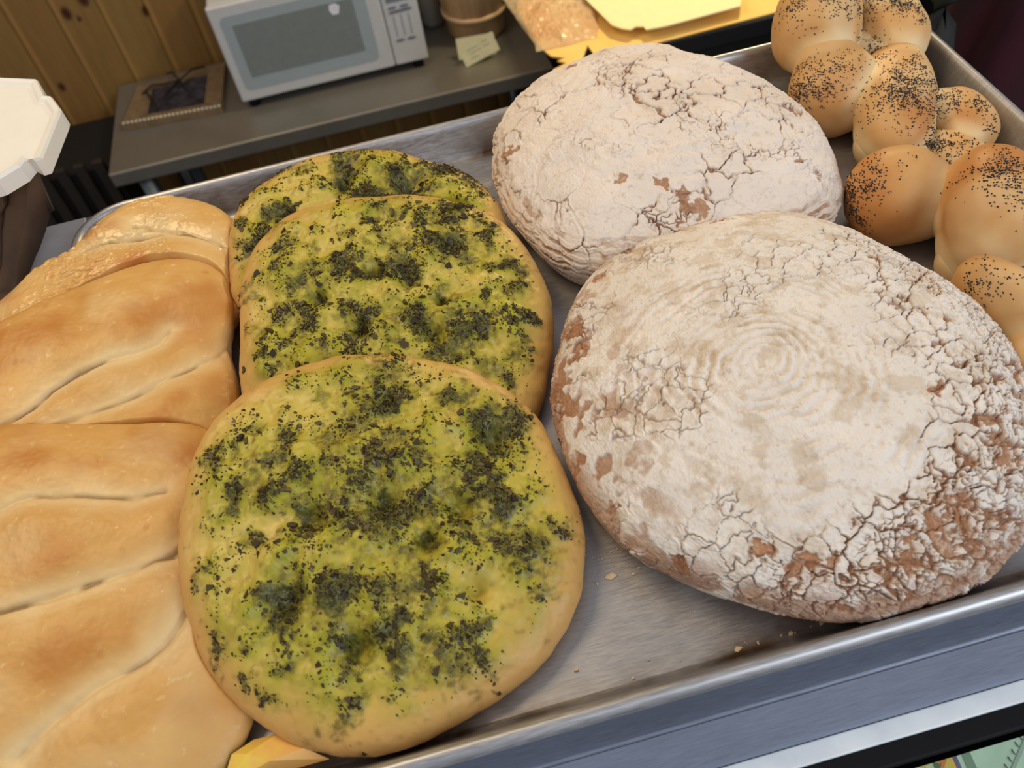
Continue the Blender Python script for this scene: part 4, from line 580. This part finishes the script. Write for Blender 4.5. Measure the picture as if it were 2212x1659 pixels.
# frame lying on the worktop
fr = empty('shallow_box_frame', (-.2, 1.7, T), 'rustic tan box frame with dark fabric and black wire, lying left of the microwave', 'frame')
mt = plain('weathered_tan_wood', (122, 100, 72), .6, var=.2); dk = NT('dark_violet_fabric', Roughness=.8); dk.col(dk.mix(dk.ramp(dk.noise(dk.geo(), 40, 4), .4, .6), lin(40, 36, 42), lin(66, 58, 66)))
oc = [(-.3139, 1.634), (-.0992, 1.6109), (-.0873, 1.7916), (-.2854, 1.7809)]; ic = [(-.2590, 1.6560), (-.1350, 1.6440), (-.1260, 1.7680), (-.2520, 1.7560)]
for k, nm in enumerate(('front', 'right', 'back', 'left')):
    a, b_, c_, d_ = oc[k], oc[(k + 1) % 4], ic[(k + 1) % 4], ic[k]; mesh('frame_rail', *prism([a, b_, c_, d_], T + .0005, T + (.016 if k else .013)), mt, fr, smooth=False)
gxx, gyy = np.meshgrid(np.linspace(0, 1, 60), np.linspace(0, 1, 60)); A_ = np.array(ic)
Pq = ((1 - gxx) * (1 - gyy))[..., None] * A_[0] + (gxx * (1 - gyy))[..., None] * A_[1] + (gxx * gyy)[..., None] * A_[2] + ((1 - gxx) * gyy)[..., None] * A_[3]
P3 = np.concatenate([Pq, np.full(Pq.shape[:2] + (1,), T + .009)], -1).reshape(-1, 3); P3[:, 2] += .006 * np.abs(fbm(P3, 25, 2, .5, 130)); ii = np.arange(3600).reshape(60, 60)
mesh('dark_fabric', P3, np.stack([ii[:-1, :-1], ii[:-1, 1:], ii[1:, 1:], ii[1:, :-1]], -1).reshape(-1, 4), dk.m, fr)
bead = plain('bead_silver', (190, 180, 160), .25, .5)
BV = [lathe([(0, T + .0115), (.0035, T + .0125), (.0045, T + .0155), (.0035, T + .0185), (0, T + .0195)], oc[0][0] + (oc[1][0] - oc[0][0]) * (i + .5) / 24, oc[0][1] + (oc[1][1] - oc[0][1]) * (i + .5) / 24 + .005, 10) for i in range(24)]
mesh('beaded_trim', *join(BV), bead, fr)
bw = plain('black_wire', (16, 14, 12), .5)
cxw, cyw = -.185, 1.735
for pts in ([(-.272, 1.735, T + .018), (-.25, 1.752, T + .024), (-.22, 1.742, T + .026), (cxw, cyw, T + .03)], [(cxw, cyw, T + .03), (-.155, 1.76, T + .034), (-.13, 1.775, T + .026)], [(cxw, cyw, T + .03), (-.175, 1.70, T + .028), (-.145, 1.655, T + .018)],
            [(cxw, cyw, T + .03), (-.215, 1.70, T + .024), (-.235, 1.66, T + .018)], [(-.262, 1.735, T + .018), (-.250, 1.70, T + .022), (-.238, 1.655, T + .018)], [(cxw, cyw, T + .03), (-.20, 1.765, T + .036), (-.215, 1.785, T + .024)]):
    mesh('wire_stem', *tube(pts, .0022), bw, fr)
# tubs and note cards
tan_pl = NT('translucent_tan_plastic', Roughness=.3, Transmission_Weight=.25, IOR=1.3); tan_pl.col(tan_pl.mix(tan_pl.ramp(tan_pl.noise(tan_pl.geo((30, 30, 1)), 4, 3), .35, .65), lin(214, 172, 128), lin(230, 196, 152)))
tub = empty('plastic_tub', (.480, 1.700, T), 'ribbed translucent tub of tan contents standing on the steel worktop', 'tub')
mesh('body', *lathe([(0, T + .001), (.056, T + .001), (.063, T + .010), (.066, T + .050), (.070, T + .055), (.074, T + .16), (.079, T + .17), (.079, T + .178), (.070, T + .178), (.063, T + .02), (0, T + .02)], .480, 1.700, 96, ribs=12, ra=.012), tan_pl.m, tub)
mesh('contents', *lathe([(0, T + .021), (.060, T + .021), (.064, T + .13), (.05, T + .14), (0, T + .143)], .480, 1.700, 48), plain('tan_contents', (206, 164, 122), .8), tub)
mesh('rib_band', *lathe([(.0690, T + .052), (.0735, T + .054), (.0740, T + .062), (.0690, T + .064)], .480, 1.700, 64), plain('pale_band', (206, 176, 136), .4), tub)
milk = NT('milky_plastic', Roughness=.35, Transmission_Weight=.3, IOR=1.3); milk.col(lin(170, 166, 162))
tb2 = mesh('milky_tub', *lathe([(0, T + .001), (.024, T + .001), (.028, T + .012), (.030, T + .15), (.032, T + .158), (.027, T + .158), (.024, T + .015), (0, T + .015)], .3920, 1.775, 48), milk.m)
tag(tb2, 'milky white tub half hidden behind the ribbed tan tub', 'tub')
def standcard(x, y, w, h, tilt, roll, name, label, marks):
    m = Matrix.Translation((x, y, T + .001)) @ Matrix.Rotation(math.radians(tilt), 4, 'X') @ Matrix.Rotation(math.radians(roll), 4, 'Y')
    rt = empty(name, (x, y, T), label, 'card', None)
    lo = min((m @ Vector((sx * w / 2, 0, zz))).z for sx in (-1, 1) for zz in (0, h)); dz = T + .0006 - lo
    def tr(vf): return [tuple(m @ Vector(v) + Vector((0, 0, dz))) for v in vf[0]], vf[1]
    mesh('card', *tr(box(-w / 2, w / 2, -.0003, .0003, 0, h)), plain('cream_card', (204, 204, 176), .6), rt, smooth=False)
    if marks:
        mk = plain('faint_pencil', (150, 150, 136), .7)
        for a, b_, q in ((-.025, .000, .028), (.012, .024, .030), (-.020, .004, .020), (.010, .026, .021), (-.024, -.006, .010)): mesh('writing', *tr(box(a, b_, -.0007, -.0003, q, q + .0016)), mk, rt, smooth=False)
standcard(.4560, 1.588, .082, .043, -24, 3, 'note_card', 'plain cream note card leaning on the tub, behind the written one', 0)
standcard(.4640, 1.565, .080, .040, -26, -14, 'note_card', 'cream note card with faint handwriting, frontmost of the two by the tub', 1)

# ---------------------------------------------------------------- bright prep counter on the right
pc = empty('prep_counter', (.82, 1.4, 0), 'black fronted prep counter beyond the round loaves, right of the steel table', 'counter')
mesh('counter_top', *box(.605, 1.35, 1.095, 1.80, .815, .846, .003), plain('black_counter', (20, 18, 18), .5), pc, smooth=False)
mesh('cabinet', *box(.62, 1.33, 1.125, 1.80, .02, .815, .003), plain('black_cabinet', (22, 20, 20), .5), pc, smooth=False)
mesh('rail', *box(.61, 1.34, 1.085, 1.124, .700, .722, .004), plain('dark_steel_rail', (58, 62, 66), .35, .6), pc, smooth=False)
kd = NT('kraft_board', Roughness=.7); kd.col(kd.mix(kd.ramp(kd.noise(kd.geo(), 12, 3), .35, .65), lin(246, 206, 120), lin(238, 194, 106)))
tag(mesh('cardboard_sheet', *prism([[0.5148,1.3606],[0.501,1.28],[0.5064,1.165],[0.5163,1.1287],[0.5366,1.1134],[0.5223,1.1112],[0.534,1.0985],[0.5095,1.0897],[0.5361,1.0634],[0.5663,1.1098],[0.5792,1.1352],[0.5808,1.1045],[0.5851,1.0763],[0.6633,1.094],[0.8943,1.0995],[0.9651,1.1326]] + [(.99, 1.42), (.52, 1.42)], .8475, .8500), kd.m, smooth=False), 'golden cardboard sheet with jagged die-cut notches on the prep counter', 'cardboard')
tag(mesh('cream_board', *prism([[0.6044,1.2679],[0.6237,1.1435],[0.6341,1.1276],[0.646,1.1173],[0.657,1.1227],[0.6675,1.1176],[0.6683,1.1065],[0.7007,1.1031],[0.8258,1.1087],[0.844,1.1465]] + [(.86, 1.40), (.60, 1.40)], .8670, .8695), plain('cream_board_paper', (250, 232, 178), .7, var=.02), smooth=False), 'cream cardboard lid lying over the golden cardboard sheet', 'cardboard')
gxx, gyy = np.meshgrid(np.linspace(0, 1, 160), np.linspace(0, 1, 160)); A_ = np.array([(.488, 1.345), (.497, 1.150), (.602, 1.148), (.655, 1.345)])
Pq = ((1 - gxx) * (1 - gyy))[..., None] * A_[1] + (gxx * (1 - gyy))[..., None] * A_[2] + (gxx * gyy)[..., None] * A_[3] + ((1 - gxx) * gyy)[..., None] * A_[0]
P3 = np.concatenate([Pq, np.full(Pq.shape[:2] + (1,), .8508)], -1).reshape(-1, 3); bd = (4 * (gxx * (1 - gxx)) ** .7 * (gyy * (1 - gyy)) ** .5).ravel()
P3[:, 2] += .0005 + bd * .022 * (.6 + np.abs(fbm(P3, 18, 4, .6, 140))); P3[:, :2] += .006 * np.stack([fbm(P3, 12, 3, .5, 141), fbm(P3, 12, 3, .5, 142)], 1)
pb = NT('clear_crinkled_plastic', Roughness=.10, Transmission_Weight=.55, IOR=1.35); pb.col(pb.mix(pb.ramp(pb.noise(pb.geo(), 14, 3), .4, .6), lin(255, 232, 186), lin(244, 208, 160)))
ii = np.arange(25600).reshape(160, 160); o = mesh('plastic_bag', P3, np.stack([ii[:-1, :-1], ii[:-1, 1:], ii[1:, 1:], ii[1:, :-1]], -1).reshape(-1, 4), pb.m)
tag(o, 'crinkled clear plastic bag shining on the golden cardboard', 'plastic bag')

# ---------------------------------------------------------------- left side of the counter
wp = plain('glossy_white_plastic', (236, 234, 226), .3, var=.02)
sc_ = empty('kitchen_scale', (-.07, .46, 1.195), 'white kitchen scale with a notched platter at the far left', 'scale')
Zp = 1.280
pl_ = [(-.185, .565), (-.120, .578), (-.037, .567), (-.007, .551), (.002, .523), (.0075, .520), (.0160, .500), (.0160, .494), (.009, .441), (.004, .4405), (-.002, .447), (-.006, .438), (-.020, .428), (-.120, .415), (-.185, .42)]
cxp, cyp = -.09, .495
def sc2(p, s): return [(cxp + (x - cxp) * s, cyp + (y - cyp) * s) for x, y in p]
n_ = len(pl_); L_ = [(1.0, Zp - .014), (1.0, Zp - .002), (.99, Zp), (.955, Zp - .0008), (.93, Zp - .003), (.5, Zp - .0035)]
V = [(x, y, z) for s_, z in L_ for x, y in sc2(pl_, s_)]; F = [(j * n_ + i, j * n_ + (i + 1) % n_, (j + 1) * n_ + (i + 1) % n_, (j + 1) * n_ + i) for j in range(len(L_) - 1) for i in range(n_)] + [tuple(range((len(L_) - 1) * n_, len(L_) * n_)), tuple(range(n_))[::-1]]
mesh('platter', V, [q[::-1] for q in F], wp, sc_, smooth=False)
mesh('pedestal', *lathe([(0, 1.238), (.03, 1.238), (.026, Zp - .013), (0, Zp - .013)], -.10, .475, 24), black, sc_)
mesh('scale_body', *box(-.19, -.09, .425, .480, 1.1974, 1.240, .006), black, sc_, smooth=False)
tag(mesh('lit_counter_sheet', *box(-.15, -.006, .375, .484, 1.1952, 1.1972, .0008), plain('lit_counter_grey', (186, 188, 200), .4), smooth=False), 'pale grey sheet added for the lit counter beside the pan corner', 'light patch')  # thin pale sheet added so the counter here looks lit
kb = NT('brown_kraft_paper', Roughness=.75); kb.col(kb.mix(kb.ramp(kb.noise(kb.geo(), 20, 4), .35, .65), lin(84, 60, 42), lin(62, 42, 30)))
# paper bag: a slumped open bag with a folded lip
gu, gv = np.meshgrid(np.linspace(0, 1, 70), np.linspace(0, 1, 60)); cB = [np.array(q) for q in ((-.125, .330, 1.200), (-.046, .400, 1.200), (-.0245, .502, 1.236), (-.125, .515, 1.258))]
mid_ = np.sin(gu * math.pi) * np.sin(np.clip(gv, 0, 1) * math.pi)
P3 = ((1 - gu) * (1 - gv))[..., None] * cB[0] + (gu * (1 - gv))[..., None] * cB[1] + (gu * gv)[..., None] * cB[2] + ((1 - gu) * gv)[..., None] * cB[3]
P3 = P3.reshape(-1, 3); cz = fbm(P3, 22, 3, .6, 150); P3 = P3 + np.stack([0 * cz, -.004 * cz, .006 * np.abs(cz) + .010 * mid_.ravel()], 1)
lip = (gu.ravel() > .86) * .004; P3[:, 2] += lip; botm = P3.copy(); botm[:, 2] = np.minimum(1.1978 + .25 * np.maximum(P3[:, 2] - 1.202, 0), P3[:, 2] - .002); botm[:, 1] = np.minimum(botm[:, 1], .486)
ii = np.arange(4200).reshape(60, 70); Fq = np.stack([ii[:-1, :-1], ii[:-1, 1:], ii[1:, 1:], ii[1:, :-1]], -1).reshape(-1, 4); ring = np.r_[ii[0, :-1], ii[:-1, -1], ii[-1, :0:-1], ii[:0:-1, 0]]; rn = np.roll(ring, -1)
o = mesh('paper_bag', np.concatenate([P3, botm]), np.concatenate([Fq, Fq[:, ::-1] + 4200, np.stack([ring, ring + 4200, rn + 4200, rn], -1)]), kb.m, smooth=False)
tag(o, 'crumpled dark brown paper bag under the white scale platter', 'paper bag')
# slatted black crate and bucket on the floor by the wall
cr = empty('slatted_crate', (-.42, 1.6, 0), 'black slatted crate standing in the shadow left of the steel table', 'crate')
mesh('crate_body', *box(-.58, -.365, 1.60, 1.80, .02, .56), plain('crate_black', (10, 9, 9), .7), cr, smooth=False)  # solid black body behind the slats
for k, x in enumerate((-.545, -.505, -.465, -.425, -.385)): mesh('slat', *box(x - .011, x + .011, 1.585, 1.600, .02, .585, .002), plain('charcoal_slat', (40, 34, 30), .5), cr, smooth=False)
tag(mesh('black_bucket', *lathe([(0, .16), (.09, .16), (.105, .42), (.11, .43), (.104, .43), (.09, .2), (0, .2)], -.43, 1.38, 40), plain('glossy_black', (14, 16, 18), .2)), 'glossy black bucket on the floor in front of the crate', 'bucket')
bpy.data.objects['black_bucket'].location.z = -.16 + .002

# ---------------------------------------------------------------- dark garment on a chair, beyond the right rim
gm = NT('maroon_cloth', Roughness=.9); gm.col(gm.mix(gm.ramp(gm.noise(gm.geo((1, 1, .4)), 9, 3), .4, .6), lin(64, 10, 26), lin(40, 8, 18)))
nu, nv = 60, 40; U, Vv = np.meshgrid(np.linspace(0, 2 * math.pi, nu, endpoint=False), np.linspace(0, 1, nv), indexing='ij')
rad = (.20 + .02 * np.sin(5 * U + 3 * Vv)) * (.55 + .45 * np.sin(np.clip(Vv * 1.15, 0, 1) * math.pi * .5)) * (1 + .12 * Vv)
G = np.stack([1.20 + rad * np.cos(U) * 1.15, .86 + rad * np.sin(U) * .6, 1.12 - Vv * 1.115], -1).reshape(-1, 3); ii = np.arange(nu * nv).reshape(nu, nv); jn = np.roll(ii, -1, 0)
F = np.stack([ii[:, :-1], jn[:, :-1], jn[:, 1:], ii[:, 1:]], -1).reshape(-1, 4); V = np.concatenate([G, [[1.20, .86, 1.13]]])
hang = empty('long_coat', (1.20, .86, 0), 'dark maroon garment with a grey fold, in shade beyond the right rim', 'garment')
mesh('coat_body', V, [tuple(map(int, q)) for q in F] + [(int(jn[i, 0]), int(ii[i, 0]), nu * nv) for i in range(nu)], gm.m, hang)
G2 = np.array([(.965, .80 + .02 * math.sin(k), 1.05 - .05 * k) for k in range(8)]); mesh('lining_fold', *tube(G2, .026, 12), plain('grey_lining', (48, 50, 46), .9), hang)
